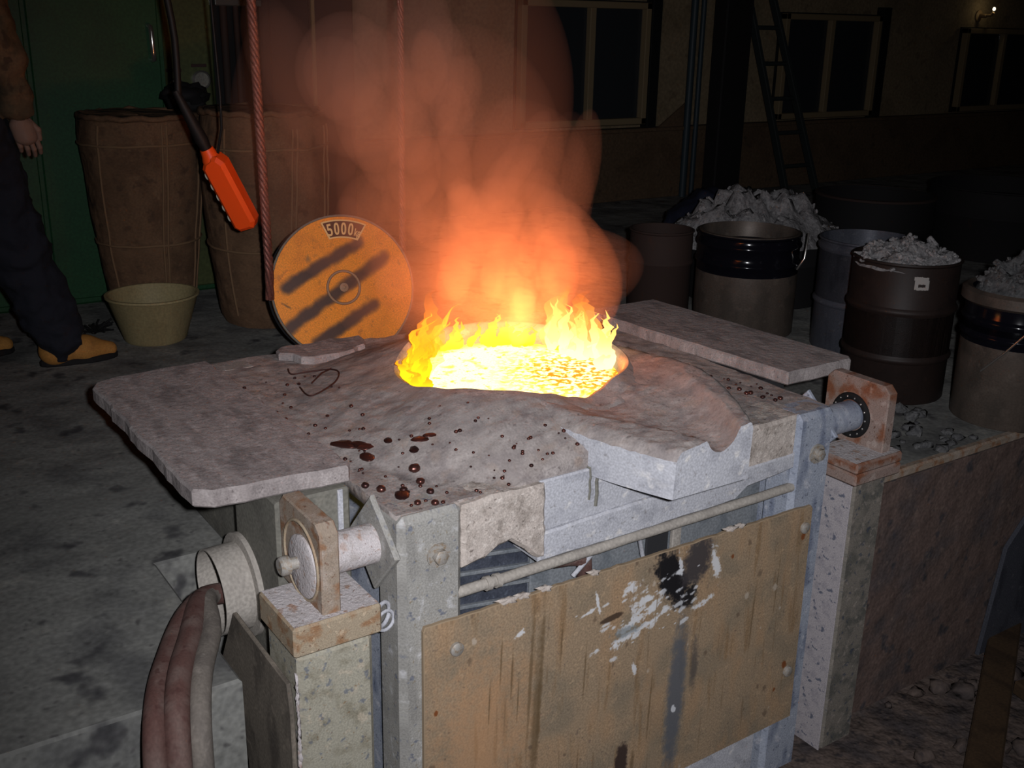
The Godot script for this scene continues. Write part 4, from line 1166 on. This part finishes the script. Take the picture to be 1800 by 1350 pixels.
func build_left() -> void:
	sack("bulk_bag", "tall brown cloth bag with a dark stain, behind the cream basin", Vector3(0.375, 0, -2.965), [Vector2(0, 0.004), Vector2(0.165, 0.004), Vector2(0.18, 0.05), Vector2(0.205, 0.25), Vector2(0.235, 0.55), Vector2(0.246, 0.78), Vector2(0.24, 0.855), Vector2(0.22, 0.862), Vector2(0, 0.855)], 1.0)
	sack("bulk_bag", "brown wrinkled cloth bag directly behind the pendant and the striped pulley block", Vector3(0.79, 0, -2.65), [Vector2(0, 0.004), Vector2(0.2, 0.004), Vector2(0.222, 0.05), Vector2(0.25, 0.3), Vector2(0.262, 0.6), Vector2(0.262, 0.8), Vector2(0.25, 0.885), Vector2(0.225, 0.895), Vector2(0, 0.89)], 2.0)
	var m := Mb.new()
	m.lathe([Vector2(0, 0.004), Vector2(0.112, 0.0), Vector2(0.12, 0.008), Vector2(0.172, 0.178), Vector2(0.18, 0.184), Vector2(0.18, 0.192), Vector2(0.17, 0.192), Vector2(0.164, 0.182), Vector2(0.113, 0.014), Vector2(0, 0.012)], 48, T(0.255, 0, -2.56), func(v, a, y): return Vector3(v.x * (1 + 0.02 * cos(2 * a)), v.y, v.z))
	tag(obj("basin", m, "bucket"), "cream plastic basin on the floor in front of the bag", "basin")
	m = Mb.new()
	for k in 7: pebble(m, Vector3(0.585 + rng.randf_range(-0.05, 0.05), 0.905 + k * 0.006, -2.92 + rng.randf_range(-0.03, 0.03)), Vector3(0.075, 0.04, 0.07), 0.4, 12, k)
	tag(obj("rag_bundle", m, "dark"), "crumpled black rag bundle lying on top of the bags", "rag")
	m = Mb.new()
	for k in 26:
		var a := rng.randf() * TAU
		var b := Vector3(0.07, 0.006, -2.76)
		m.tube([b, b + Vector3(cos(a) * 0.03, 0.03 * rng.randf(), sin(a) * 0.03), b + Vector3(cos(a) * 0.07, 0.05 * rng.randf(), sin(a) * 0.07)], 0.004, 5)
	tag(obj("scrap_tangle", m, "dark"), "dark tangle of scrap twigs on the floor between boot and basin", "scrap")
	# the green cabinet
	var t := thing("electrical_cabinet", "tall green steel electrical cabinet with two gauges, behind the bags", "cabinet", Vector3(0.1, 0, -3.5))
	m = Mb.new()
	m.box(Vector3(0, 1.1, 0), Vector3(1.44, 2.2, 0.46), 0.01)
	obj("body", m, "green", t)
	for s in [[-0.72, -0.08, "green"], [-0.07, 0.475, "green"], [0.485, 0.715, "olive"]]:
		m = Mb.new()
		m.box(Vector3((s[0] + s[1]) / 2, 1.1, 0.236), Vector3(s[1] - s[0] - 0.008, 2.14, 0.016), 0.005)
		var d := obj("door", m, s[2], t)
		if s[0] > -0.1 and s[0] < 0.0:
			m = Mb.new()
			m.tube([Vector3(0.435, 1.06, 0.25), Vector3(0.435, 1.065, 0.275), Vector3(0.432, 1.09, 0.28), Vector3(0.43, 1.18, 0.28), Vector3(0.428, 1.2, 0.275), Vector3(0.428, 1.205, 0.25)], 0.011, 10)
			obj("handle", m, "chrome", d)
	for s in [[0.53, 0.955, 0.03], [0.645, 0.975, 0.042]]:
		m = Mb.new()
		m.lathe([Vector2(s[2], 0), Vector2(s[2], 0.02), Vector2(s[2] * 0.85, 0.024), Vector2(s[2] * 0.8, 0.014), Vector2(0, 0.014)], 28, Transform3D(Basis(Vector3.RIGHT, PI / 2), Vector3(s[0], s[1], 0.244)))
		var g := obj("gauge", m, "chrome", t)
		m = Mb.new()
		m.lathe([Vector2(s[2] * 0.8, 0.0), Vector2(s[2] * 0.78, 0.002), Vector2(0, 0.002)], 24, Transform3D(Basis(Vector3.RIGHT, PI / 2), Vector3(s[0], s[1], 0.259)))
		obj("dial", m, "grey_paint", g)
		m = Mb.new()
		m.box(Vector3(s[0] - 0.005, s[1] + 0.062, 0.246), Vector3(0.07, 0.014, 0.004), 0.001)
		obj("nameplate", m, "maroon", t)
	# pipes and panels beside the cabinet
	t = thing("pipe_rack", "dark recessed rack of upright pipes next to the green cabinet", "pipes", Vector3(0.95, 0, -3.5))
	m = Mb.new()
	m.box(Vector3(0, 1.1, 0), Vector3(0.24, 2.2, 0.3), 0.006)
	obj("back_box", m, "dark", t)
	for s in [[-0.06, 0.018, "dark_brown"], [0.0, 0.014, "dark_brown"], [0.066, 0.018, "tan_paint"]]:
		m = Mb.new()
		m.tube([Vector3(s[0], 0.0, 0.19), Vector3(s[0], 1.0, 0.19), Vector3(s[0] - 0.01, 2.1, 0.19)], s[1], 12)
		obj("pipe", m, s[2], t)
	m = Mb.new()
	m.box(Vector3(0, 1.31, 0.2), Vector3(0.22, 0.03, 0.06), 0.004)
	obj("clamp", m, "chrome", t)
	t = thing("switch_panel", "dull maroon switch panel standing in the smoke between pipes and window", "panel", Vector3(1.32, 0, -3.5))
	m = Mb.new()
	m.box(Vector3(0, 1.0, 0), Vector3(0.48, 2.0, 0.3), 0.008)
	obj("body", m, "maroon", t)
	m = Mb.new()
	m.box(Vector3(-0.1, 1.1, 0.155), Vector3(0.2, 1.6, 0.014), 0.004)
	obj("door", m, "maroon", t)
	m = Mb.new()
	m.box(Vector3(0.02, 1.0, 0.16), Vector3(0.018, 1.9, 0.02), 0.003)
	obj("edge_strip", m, "tan_paint", t)

func build_person() -> void:
	var t := thing("person", "person in dark baggy trousers and tan work boots striding at the edge of the photo", "person", Vector3(-0.3, 0, -2.45))
	var off := Transform3D(Basis(), -t.position)
	var z := -2.45
	var hipR := Vector3(-0.36, 0.86, z + 0.07); var kneeR := Vector3(-0.26, 0.47, z + 0.06); var ankR := Vector3(-0.145, 0.1, z + 0.05)
	var hipL := Vector3(-0.38, 0.86, z - 0.1); var kneeL := Vector3(-0.36, 0.47, z - 0.12); var ankL := Vector3(-0.48, 0.12, z - 0.13)
	var neck := Vector3(-0.31, 1.42, z - 0.02); var chest := Vector3(-0.33, 1.2, z - 0.02); var waist := Vector3(-0.365, 0.98, z - 0.015)
	var shR := Vector3(-0.29, 1.35, z + 0.17); var elR := Vector3(-0.25, 1.1, z + 0.21); var wrR := Vector3(-0.215, 0.93, z + 0.17)
	var shL := Vector3(-0.31, 1.35, z - 0.2); var elL := Vector3(-0.39, 1.09, z - 0.24); var wrL := Vector3(-0.36, 0.87, z - 0.2)
	var head := Vector3(-0.27, 1.59, z - 0.02)
	var m := Mb.new()
	nets(m, [[hipR, kneeR, 0.085, 0.055], [kneeR, ankR, 0.052, 0.036], [hipL, kneeL, 0.085, 0.055], [kneeL, ankL, 0.052, 0.036], [hipR, hipL, 0.1, 0.1], [waist, chest, 0.12, 0.13], [chest, neck, 0.12, 0.06], [shR, shL, 0.06, 0.06], [shR, elR, 0.048, 0.038], [elR, wrR, 0.036, 0.026], [shL, elL, 0.048, 0.038], [elL, wrL, 0.036, 0.026], [neck, head, 0.05, 0.055]], 0.018, 0.04)
	# head with nose, brow, chin and ears, looking along +x towards the furnace
	nets(m, [[head + Vector3(0, 0.03, 0), head + Vector3(-0.025, 0.045, 0), 0.082, 0.085], [head + Vector3(0.02, -0.055, 0), head + Vector3(0.035, -0.08, 0), 0.055, 0.038], [head + Vector3(0.08, 0.02, 0), head + Vector3(0.1, -0.015, 0), 0.009, 0.014], [head + Vector3(0.07, 0.035, 0.035), head + Vector3(0.07, 0.035, -0.035), 0.016, 0.016], [head + Vector3(0.076, -0.05, 0.018), head + Vector3(0.076, -0.05, -0.018), 0.01, 0.01], [head + Vector3(-0.005, 0.01, 0.08), head + Vector3(-0.015, -0.02, 0.08), 0.016, 0.01], [head + Vector3(-0.005, 0.01, -0.08), head + Vector3(-0.015, -0.02, -0.08), 0.016, 0.01]], 0.006, 0.015)
	for q in [[wrR, Vector3(0.02, -0.085, -0.01)], [wrL, Vector3(0.02, -0.085, 0.01)]]:
		var w: Vector3 = q[0]; var d: Vector3 = q[1]
		var palm := w + d
		var bones := [[w, palm, 0.024, 0.027], [w + d * 0.5 + Vector3(0.02, 0, 0), palm + Vector3(0.02, 0, 0), 0.02, 0.018], [w + d * 0.5 - Vector3(0.02, 0, 0), palm - Vector3(0.02, 0, 0), 0.02, 0.018]]
		nets(m, bones, 0.005, 0.012)
		for f in 4:
			var b := palm + Vector3(0.03 - f * 0.02, 0, 0)
			var l: float = [0.036, 0.042, 0.039, 0.03][f]
			var k1 := b + d.normalized() * l + Vector3(0.004, 0, signf(d.z) * 0.006)
			nets(m, [[b - d.normalized() * 0.012, k1, 0.0095, 0.0088], [k1, k1 + (d.normalized() + Vector3(0, 0, signf(d.z) * 0.7)).normalized() * l * 0.75, 0.0088, 0.0075]], 0.004, 0.004)
		var tb := w + d * 0.35 + Vector3(0.025, 0, 0)
		nets(m, [[tb, tb + Vector3(0.028, -0.03, 0), 0.012, 0.0105], [tb + Vector3(0.028, -0.03, 0), tb + Vector3(0.032, -0.062, signf(d.z) * 0.008), 0.0105, 0.0085]], 0.004, 0.004)
	var body := obj("body", m, "skin", t); body.transform = off
	m = Mb.new()
	nets(m, [[head + Vector3(-0.02, 0.05, 0), head + Vector3(-0.045, 0.01, 0), 0.092, 0.085], [head + Vector3(0.04, 0.09, 0), head + Vector3(-0.03, 0.08, 0), 0.05, 0.07]], 0.01, 0.02, 0.008)
	obj("hair", m, "hair", body)
	m = Mb.new()
	nets(m, [[hipR + Vector3(0, 0.06, 0), kneeR, 0.125, 0.105], [kneeR, ankR + Vector3(0.0, 0.02, 0), 0.105, 0.095], [hipL + Vector3(0, 0.06, 0), kneeL, 0.12, 0.1], [kneeL, ankL + Vector3(0.01, 0.02, 0), 0.1, 0.09], [hipR, hipL, 0.13, 0.13]], 0.016, 0.04, 0.03)
	obj("trousers", m, "trousers", body)
	m = Mb.new()
	nets(m, [[waist + Vector3(0, -0.06, 0.03), chest, 0.165, 0.165], [waist + Vector3(0, -0.06, -0.03), chest, 0.165, 0.165], [chest, neck + Vector3(0, -0.04, 0), 0.15, 0.08], [shR, shL, 0.085, 0.085], [shR, elR, 0.075, 0.068], [elR, wrR + Vector3(0, 0.02, 0), 0.066, 0.055], [shL, elL, 0.075, 0.066], [elL, wrL + Vector3(0, 0.02, 0), 0.064, 0.052]], 0.016, 0.04, 0.02)
	obj("jacket", m, "jacket", body)
	for q in [[ankR, 0.0], [ankL, 0.02]]:
		var a: Vector3 = q[0]; var lift: float = q[1]
		m = Mb.new()
		var g := Vector3(a.x, lift, a.z)
		nets(m, [[a + Vector3(-0.005, 0.04, 0), g + Vector3(-0.02, 0.055, 0), 0.052, 0.05], [g + Vector3(-0.02, 0.055, 0), g + Vector3(0.09, 0.05, 0), 0.048, 0.046], [g + Vector3(0.09, 0.046, 0), g + Vector3(0.175, 0.034, 0), 0.046, 0.03]], 0.008, 0.03)
		var b := obj("boot", m, "boot", body)
		m = Mb.new()
		var sole := PackedVector2Array()
		for i in 24:
			var an := TAU * i / 24
			sole.append(Vector2(a.x + 0.065 + cos(an) * 0.142, -a.z + sin(an) * (0.05 if cos(an) > 0 else 0.042)))
		m.prism(sole, lift, lift + 0.024, 0.004, Transform3D(FLAT))
		obj("sole", m, "dark", b)
		m = Mb.new()
		for i in 4:
			var lx := g.x + 0.015 + i * 0.022
			m.tube([Vector3(lx, lift + 0.088 - i * 0.005, g.z + 0.03), Vector3(lx + 0.008, lift + 0.104 - i * 0.006, g.z + 0.006), Vector3(lx + 0.004, lift + 0.094 - i * 0.005, g.z - 0.028)], 0.004, 6)
		obj("laces", m, "dark", b)

# ---------------------------------------------------------------- drums on the right
func drum(label: String, at: Vector3, r: float, h: float, mats: Array, rings: Array, hoop := true) -> Node3D:
	var t := thing("drum", label, "drum", at)
	var split: float = h * (0.62 if mats.size() > 1 else 0.0)
	var m := Mb.new()
	var prof := [Vector2(r, split)]
	for y in rings:
		if y > split:
			prof += [Vector2(r, y - 0.014), Vector2(r + 0.007, y - 0.006), Vector2(r + 0.008, y), Vector2(r + 0.007, y + 0.006), Vector2(r, y + 0.014)]
	prof += [Vector2(r, h - 0.012), Vector2(r + 0.006, h - 0.006), Vector2(r + 0.004, h), Vector2(r - 0.004, h), Vector2(r - 0.006, h - 0.1), Vector2(0, h - 0.1)]
	if split == 0.0: prof = [Vector2(0, 0), Vector2(r - 0.004, 0.0), Vector2(r, 0.006)] + prof.slice(1)
	m.lathe(prof, 64)
	obj("shell", m, mats[0], t)
	if split > 0:
		m = Mb.new()
		var lo := [Vector2(0, 0), Vector2(r - 0.004, 0), Vector2(r, 0.006)]
		for y in rings:
			if y < split: lo += [Vector2(r, y - 0.014), Vector2(r + 0.007, y - 0.006), Vector2(r + 0.007, y + 0.006), Vector2(r, y + 0.014)]
		lo.append(Vector2(r, split))
		m.lathe(lo, 64)
		obj("dusty_skirt", m, mats[1], t)
	return t

func heap(label: String, at: Vector3, rx: float, rz: float, h: float, mt: String, sd: int) -> void:
	rng.seed = sd
	var m := Mb.new()
	var f := func(x: float, z: float) -> float:
		var q := Vector2(x / rx, z / rz).length()
		return maxf(0.0, h * pow(maxf(0, 1 - q), 0.75) * (1.0 + 0.9 * N.get_noise_3d(x * 700 + sd * 31, 0, z * 700))) + 0.02 * N.get_noise_3d(x * 3000, sd, z * 3000) * (1 - q * 0.5)
	m.grid(48, 14, func(u, v):
		var x: float = cos(u * TAU) * rx * v; var z: float = sin(u * TAU) * rz * v
		return Vector3(x, f.call(x, z), z), true)
	for k in 130:
		var a := rng.randf() * TAU; var q := sqrt(rng.randf()) * 0.97
		var x := cos(a) * rx * q; var z := sin(a) * rz * q
		var s := rng.randf_range(0.008, 0.026)
		m.box(Vector3.ZERO, Vector3(s * 1.6, s * 0.5, s), s * 0.15, Transform3D(Basis.from_euler(Vector3(rng.randf_range(-1.2, 1.2), rng.randf() * TAU, rng.randf_range(-1.2, 1.2))), Vector3(x, f.call(x, z) + s * 0.2, z)))
	var o := obj("dross_heap", m, mt)
	o.position = at
	tag(o, label, "dross heap", "", "stuff")

func build_right() -> void:
	var t := drum("glossy black ringed drum with a dusty lower half, behind the narrow slab", Vector3(2.48, 0, -1.475), 0.215, 0.43, ["black_gloss", "dusty_drum"], [0.31, 0.385])
	var m := Mb.new()
	m.tube([Vector3(0.09, 0.29, 0.2), Vector3(0.1, 0.34, 0.225), Vector3(0.14, 0.44, 0.2)], 0.005, 8)
	obj("bail_handle", m, "chrome", t)
	m = Mb.new()
	m.lathe([Vector2(0.2, 0.425), Vector2(0.212, 0.427), Vector2(0.212, 0.433), Vector2(0.2, 0.435), Vector2(0.19, 0.4), Vector2(0.188, 0.37)], 56)
	obj("inner_band", m, "dusty_drum", t)
	drum("bluish grey steel drum standing between the glossy black drum and the brown drum", Vector3(2.7, 0, -1.03), 0.19, 0.455, ["grey_drum"], [0.42, 0.2])
	t = drum("dark brown drum heaped with white ash, with a torn paper label", Vector3(2.345, 0, -0.59), 0.182, 0.5, ["brown_drum"], [0.33, 0.16])
	m = Mb.new()
	for q in [[0.0, 0.447, 0.022, 0.012], [-0.017, 0.433, 0.006, 0.016], [0.019, 0.433, 0.006, 0.016], [0.004, 0.42, 0.02, 0.005], [-0.012, 0.455, 0.014, 0.006]]:
		var a: float = 2.36 - q[0] / 0.182 - 0.16
		m.grid(8, 4, func(u, v):
			var an: float = a + (u - 0.5) * q[2] * 2 / 0.182
			var rr := 0.1845 + 0.001 * N.get_noise_2d(u * 300, v * 300)
			return Vector3(cos(an) * rr, q[1] + (v - 0.5) * q[3] * 2 + 0.003 * N.get_noise_1d(u * 400), sin(an) * rr), false)
	obj("torn_label", m, "label_paper", t)
	t = drum("black drum with a pale collar round its rim, dusty below, nearest the platform edge", Vector3(2.45, 0, -0.2), 0.175, 0.44, ["black_gloss", "dusty_drum"], [0.35, 0.3])
	m = Mb.new()
	m.lathe([Vector2(0.176, 0.4), Vector2(0.192, 0.41), Vector2(0.192, 0.442), Vector2(0.178, 0.452), Vector2(0.16, 0.446)], 56)
	obj("collar", m, "dusty_drum", t)
	m = Mb.new()
	m.tube([Vector3(-0.178, 0.19, 0.0), Vector3(-0.172, 0.27, 0.07), Vector3(-0.14, 0.36, 0.13)], 0.004, 8)
	obj("bail_handle", m, "chrome", t)
	drum("small dull brown drum half hidden by the smoke beside the glossy black drum", Vector3(2.33, 0, -1.86), 0.14, 0.39, ["dark_brown"], [0.25])
	drum("wide dark tub under the largest grey ash heap", Vector3(3.02, 0, -1.93), 0.36, 0.3, ["dark"], [0.2])
	t = drum("large black bin with a dull ochre rim, in the dark behind the brown drum", Vector3(4.3, 0, -2.25), 0.33, 0.36, ["dark"], [0.2])
	m = Mb.new()
	m.lathe([Vector2(0.322, 0.345), Vector2(0.338, 0.35), Vector2(0.338, 0.362), Vector2(0.322, 0.365)], 56)
	obj("rim_hoop", m, "dark_brown", t)
	drum("broad black bin in the darkest corner, behind the collared drum", Vector3(5.1, 0, -1.95), 0.42, 0.4, ["dark"], [0.25])
	heap("largest heap of flaky grey ash, above the glossy black drum", Vector3(2.96, 0.29, -1.9), 0.5, 0.36, 0.24, "ash", 3)
	heap("flaky white ash piled on the brown drum with the torn label", Vector3(2.345, 0.47, -0.59), 0.19, 0.17, 0.1, "ash", 4)
	heap("dark grey ash piled on the drum with the pale collar", Vector3(2.52, 0.42, -0.22), 0.19, 0.165, 0.17, "ash_dark", 5)
	m = Mb.new()
	nets(m, [[Vector3(3.32, 0.16, -2.7), Vector3(3.7, 0.15, -2.7), 0.17, 0.16], [Vector3(3.42, 0.28, -2.7), Vector3(3.58, 0.26, -2.7), 0.12, 0.1]], 0.03, 0.08, 0.05)
	tag(obj("sack", m, "dark_blue"), "slumped dark blue sack at the foot of the ladder", "sack")
	# loose things at the foot of the pit
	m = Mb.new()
	m.prism(PackedVector2Array([Vector2(2.3, -0.82), Vector2(3.1, -0.82), Vector2(3.1, -0.1), Vector2(2.72, -0.18), Vector2(2.46, -0.32), Vector2(2.36, -0.42)]), -0.066, -0.05, 0.002)  # added sheet: its outline and colour stand in for a cast flash shadow
	tag(obj("shadow_sheet", m, "grey_drum"), "added blue-grey sheet standing in for a flash shadow on the pit wall below the drums", "sheet")
	for q in [[Vector3(1.95, -0.79, 0.22), 0.5, 1.5, "long dark plank lying nearest the pit wall"], [Vector3(2.55, -0.785, 0.3), -0.25, 0.8, "short plank crossing the rubble at the corner of the photo"]]:
		m = Mb.new()
		m.box(Vector3.ZERO, Vector3(q[2], 0.05, 0.1), 0.006, Transform3D(Basis(Vector3.UP, q[1]), Vector3.ZERO))
		var o := obj("plank", m, "plank")
		o.position = q[0]
		tag(o, q[3], "plank")
	rng.seed = 31
	m = Mb.new()
	for k in 60:
		var s := rng.randf_range(0.012, 0.045)
		pebble(m, Vector3(rng.randf_range(1.6, 2.9), -0.822 + s * 0.3, rng.randf_range(-0.04, 0.6)), Vector3(s, s * 0.6, s * 0.8), 0.5, 7, k)
	tag(obj("rubble", m, "pit_floor"), "loose rubble and clinker scattered over the pit floor", "rubble", "", "stuff")
	m = Mb.new()
	for k in 46:
		var s := rng.randf_range(0.008, 0.03)
		pebble(m, Vector3(rng.randf_range(1.75, 2.2), s * 0.4, rng.randf_range(-0.5, -0.1)), Vector3(s * 1.3, s * 0.6, s), 0.5, 7, k + 80)
	tag(obj("spilled_ash", m, "ash_dark"), "spilled clinker and ash crumbs on the platform in front of the drums", "ash", "", "stuff")

# ---------------------------------------------------------------- the building
func window(k: int, x0: float, x1: float, y0: float, y1: float, mull: Array) -> void:
	var wn := "window_%d" % k
	var m := Mb.new()
	m.box(Vector3((x0 + x1) / 2, (y0 + y1) / 2, -4.53), Vector3(x1 - x0 + 0.02, y1 - y0 + 0.02, 0.02), 0.002)
	var o := struct(wn, m, "window_shade")
	var W := 0.045
	for s in [[x0, x0 + W, y0, y1], [x1 - W, x1, y0, y1], [x0, x1, y1 - W, y1], [x0, x1, y0, y0 + W]]:
		m = Mb.new()
		m.box(Vector3((s[0] + s[1]) / 2, (s[2] + s[3]) / 2, -4.49), Vector3(s[1] - s[0], s[3] - s[2], 0.06), 0.004)
		obj("frame", m, "window_frame", o)
	for x in mull:
		m = Mb.new()
		m.box(Vector3(x, (y0 + y1) / 2, -4.49), Vector3(0.05, y1 - y0 - 0.06, 0.05), 0.004)
		obj("mullion", m, "window_frame", o)
	var xs := [x0] + mull + [x1]
	for i in xs.size() - 1:
		m = Mb.new()
		m.box(Vector3((xs[i] + xs[i + 1]) / 2, (y0 + y1) / 2, -4.508), Vector3(xs[i + 1] - xs[i] - 0.05, y1 - y0 - 0.07, 0.006), 0.0005)
		obj("pane", m, "glass", o)

func build_hall() -> void:
	var m := Mb.new()
	# the platform round the furnace pit
	var plan := PackedVector2Array()
	for q in [[-4.5, -0.08], [-0.315, -0.08], [-0.315, -0.65], [-0.13, -0.65], [-0.13, -1.38], [1.61, -1.38], [1.61, -0.08], [12.0, -0.08], [12.0, -4.72], [-4.5, -4.72]]: plan.append(Vector2(q[0], -q[1]))
	m.prism(plan, -1.0, 0.0, 0.006, Transform3D(FLAT))
	struct("floor", m, "floor")
	m = Mb.new()
	m.prism(PackedVector2Array([Vector2(1.61, -1.0), Vector2(11.9, -1.0), Vector2(11.9, -0.03), Vector2(1.61, -0.03)]), -0.082, -0.074, 0.001)
	struct("wall_pit", m, "pit_wall")
	m = Mb.new()
	m.box(Vector3(6.8, -0.012, -0.085), Vector3(10.36, 0.03, 0.03), 0.006)
	struct("trim_1", m, "rust")
	m = Mb.new()
	m.box(Vector3(3.7, -0.93, 2.4), Vector3(16.6, 0.2, 5.2), 0.01)
	m.box(Vector3(0.65, -0.93, -0.75), Vector3(1.9, 0.2, 1.3), 0.01)
	struct("floor_pit", m, "pit_floor")
	m = Mb.new()
	m.box(Vector3(3.7, 2.1, -4.65), Vector3(16.6, 6.2, 0.2), 0.01)
	struct("wall_back", m, "wall")
	m = Mb.new()
	m.box(Vector3(-4.6, 2.1, 0.1), Vector3(0.2, 6.2, 9.6), 0.01)
	struct("wall_left", m, "wall")
	m = Mb.new()
	m.box(Vector3(12.0, 2.1, 0.1), Vector3(0.2, 6.2, 9.6), 0.01)
	struct("wall_right", m, "wall")
	m = Mb.new()
	m.box(Vector3(3.7, 2.1, 5.0), Vector3(16.6, 6.2, 0.2), 0.01)
	struct("wall_front", m, "wall")
	m = Mb.new()
	m.box(Vector3(3.7, 5.2, 0.1), Vector3(16.8, 0.2, 10.0), 0.01)
	struct("ceiling", m, "dark_brown")
	m = Mb.new()
	m.box(Vector3(6.8, 0.25, -4.53), Vector3(10.2, 0.5, 0.06), 0.004)
	struct("wall_dado", m, "dado")
	m = Mb.new()
	m.box(Vector3(6.8, 0.515, -4.51), Vector3(10.2, 0.03, 0.1), 0.006)
	struct("trim_2", m, "dado")
	window(1, 3.33, 4.45, 0.56, 1.4, [3.93])
	window(2, 5.84, 7.0, 0.55, 1.36, [6.4])
	window(3, 8.2, 9.4, 0.55, 1.28, [8.8])
	for q in [[4.47, 4.56], [7.02, 7.12]]:
		m = Mb.new()
		m.box(Vector3((q[0] + q[1]) / 2, 0.97, -4.51), Vector3(q[1] - q[0], 0.92, 0.08), 0.004)
		struct("trim_3" if q[0] < 5 else "trim_4", m, "window_shade")
	m = Mb.new()
	m.box(Vector3(5.1, 2.2, -4.3), Vector3(0.27, 4.4, 0.14), 0.01)
	struct("column", m, "dark")
	for q in [[4.96, 0.028, "slim dark blue pipe running up the wall beside the dark column, nearest the window"], [5.05, 0.02, "thinner pipe close against the dark column"]]:
		m = Mb.new()
		m.tube([Vector3(q[0] + 0.12 - 0.02, 0.0, -4.46), Vector3(q[0] + 0.1, 0.5, -4.46), Vector3(q[0] + 0.06, 1.4, -4.46), Vector3(q[0] + 0.06, 4.9, -4.46)] if false else [Vector3(q[0] - 0.1, 0.0, -4.46), Vector3(q[0] - 0.1, 1.4, -4.46), Vector3(q[0] - 0.1, 4.9, -4.46)], q[1], 12)
		tag(obj("conduit_pipe", m, "pipe_blue"), q[2], "pipe")
	m = Mb.new()
	m.prism(PackedVector2Array([Vector2(4.6, 0.0), Vector2(4.9, 0.0), Vector2(4.9, 0.2), Vector2(4.75, 0.1)]), 0.0, 0.02, 0.002, T(0.0, 0.53, -4.5))
	tag(obj("wall_bracket", m, "dado"), "small dark triangular bracket on the ledge beside the pipes", "bracket")
	# the ladder
	var t := thing("ladder", "dark wooden ladder leaning on the wall between the column and the further window", "ladder", Vector3(5.68, 0, -4.2))
	var A := [Vector3(5.68, 0.0, -4.15), Vector3(4.98, 2.2, -4.35)]
	var Bb := [Vector3(6.03, 0.0, -4.15), Vector3(5.19, 2.2, -4.35)]
	for s in [A, Bb]:
		m = Mb.new()
		var d: Vector3 = (s[1] - s[0])
		m.box(Vector3(0, d.length() / 2, 0), Vector3(0.035, d.length(), 0.06), 0.005, Transform3D(Basis(Quaternion(Vector3.UP, d.normalized())), s[0] - t.position))
		obj("rail", m, "ladder", t)
	for k in 8:
		var f := 0.1 + k * 0.117
		m = Mb.new()
		m.tube([A[0].lerp(A[1], f) - t.position, Bb[0].lerp(Bb[1], f) - t.position], 0.016, 10)
		obj("rung", m, "ladder", t)
	# the little lamp far off
	t = thing("wall_lamp", "tiny lit bulb on a bracket high on the far wall", "lamp", Vector3(8.45, 1.45, -4.4))
	m = Mb.new()
	m.lathe([Vector2(0, 0), Vector2(0.05, 0), Vector2(0.05, 0.012), Vector2(0.02, 0.02), Vector2(0.016, 0.08), Vector2(0, 0.08)], 20, Transform3D(Basis(Vector3.RIGHT, PI / 2), Vector3(0, -0.06, -0.15)))
	m.tube([Vector3(0, -0.06, -0.08), Vector3(0, -0.055, -0.02), Vector3(0, -0.03, 0)], 0.012, 10)
	obj("bracket", m, "tan_paint", t)
	m = Mb.new()
	pebble(m, Vector3(0, 0.0, 0), Vector3(0.014, 0.017, 0.014), 0, 14)
	var bm := StandardMaterial3D.new()
	bm.albedo_color = Color(0.9, 0.9, 0.85)
	bm.emission_enabled = true
	bm.emission = Color(1, 0.95, 0.8)
	bm.emission_energy_multiplier = 2.0
	obj("bulb", m, bm, t)
	var l := OmniLight3D.new()
	l.name = "bulb_light"
	l.light_color = Color(1, 0.9, 0.7)
	l.light_energy = 0.004
	l.light_size = 0.02
	l.omni_range = 20
	l.omni_attenuation = 2
	l.shadow_enabled = true
	l.position = t.position
	add_child(l)

# ---------------------------------------------------------------- all together
const MELT_LIGHT := 1.9
const FLAME_LIGHT := 0.12
const FLAME_GLOW := 2.2
const SMOKE := [2.2, 0.65, 0.4, 0.2, 1.1]
const FLASH := 7.4

func _ready() -> void:
	var cam := Camera3D.new()
	cam.name = "camera"
	cam.fov = 2.0 * rad_to_deg(atan(675.0 / 1900.0))
	cam.position = Vector3(-0.9237, 1.25, 1.7434)
	cam.basis = Basis.from_euler(Vector3(deg_to_rad(-18.5), deg_to_rad(-34.3), deg_to_rad(1.2)))
	cam.near = 0.05
	cam.far = 60.0
	add_child(cam)
	cam.current = true
	var we := WorldEnvironment.new()
	we.name = "environment"
	var e := Environment.new()
	e.background_mode = Environment.BG_COLOR
	e.background_color = Color(0.01, 0.01, 0.012)
	e.tonemap_mode = Environment.TONE_MAPPER_LINEAR
	e.tonemap_exposure = 1.0
	e.sdfgi_enabled = true
	e.ssao_enabled = true
	e.ssil_enabled = true
	e.volumetric_fog_enabled = true
	e.volumetric_fog_density = 0.0
	we.environment = e
	add_child(we)
	# the camera's flash, just above and to the right of the lens
	var fl := SpotLight3D.new()
	fl.name = "camera_flash"
	fl.light_color = Color(0.98, 0.98, 1.0)
	fl.light_energy = FLASH
	fl.light_size = 0.02
	fl.spot_range = 30.0
	fl.spot_attenuation = 2.0
	fl.spot_angle = 40.0
	fl.spot_angle_attenuation = 1.0
	fl.shadow_enabled = true
	fl.position = cam.position + cam.basis.x * 0.075 + cam.basis.y * 0.035
	fl.basis = cam.basis * Basis.from_euler(Vector3(deg_to_rad(-2.0), deg_to_rad(-2.0), 0))
	add_child(fl)
	make_materials()
	build_hall()
	build_furnace()
	build_pedestals()
	build_melt()
	build_slabs()
	build_hoses()
	build_hook_block()
	build_pendant()
	build_left()
	build_person()
	build_right()
	build_droplets()
	build_flames()
	build_smoke()
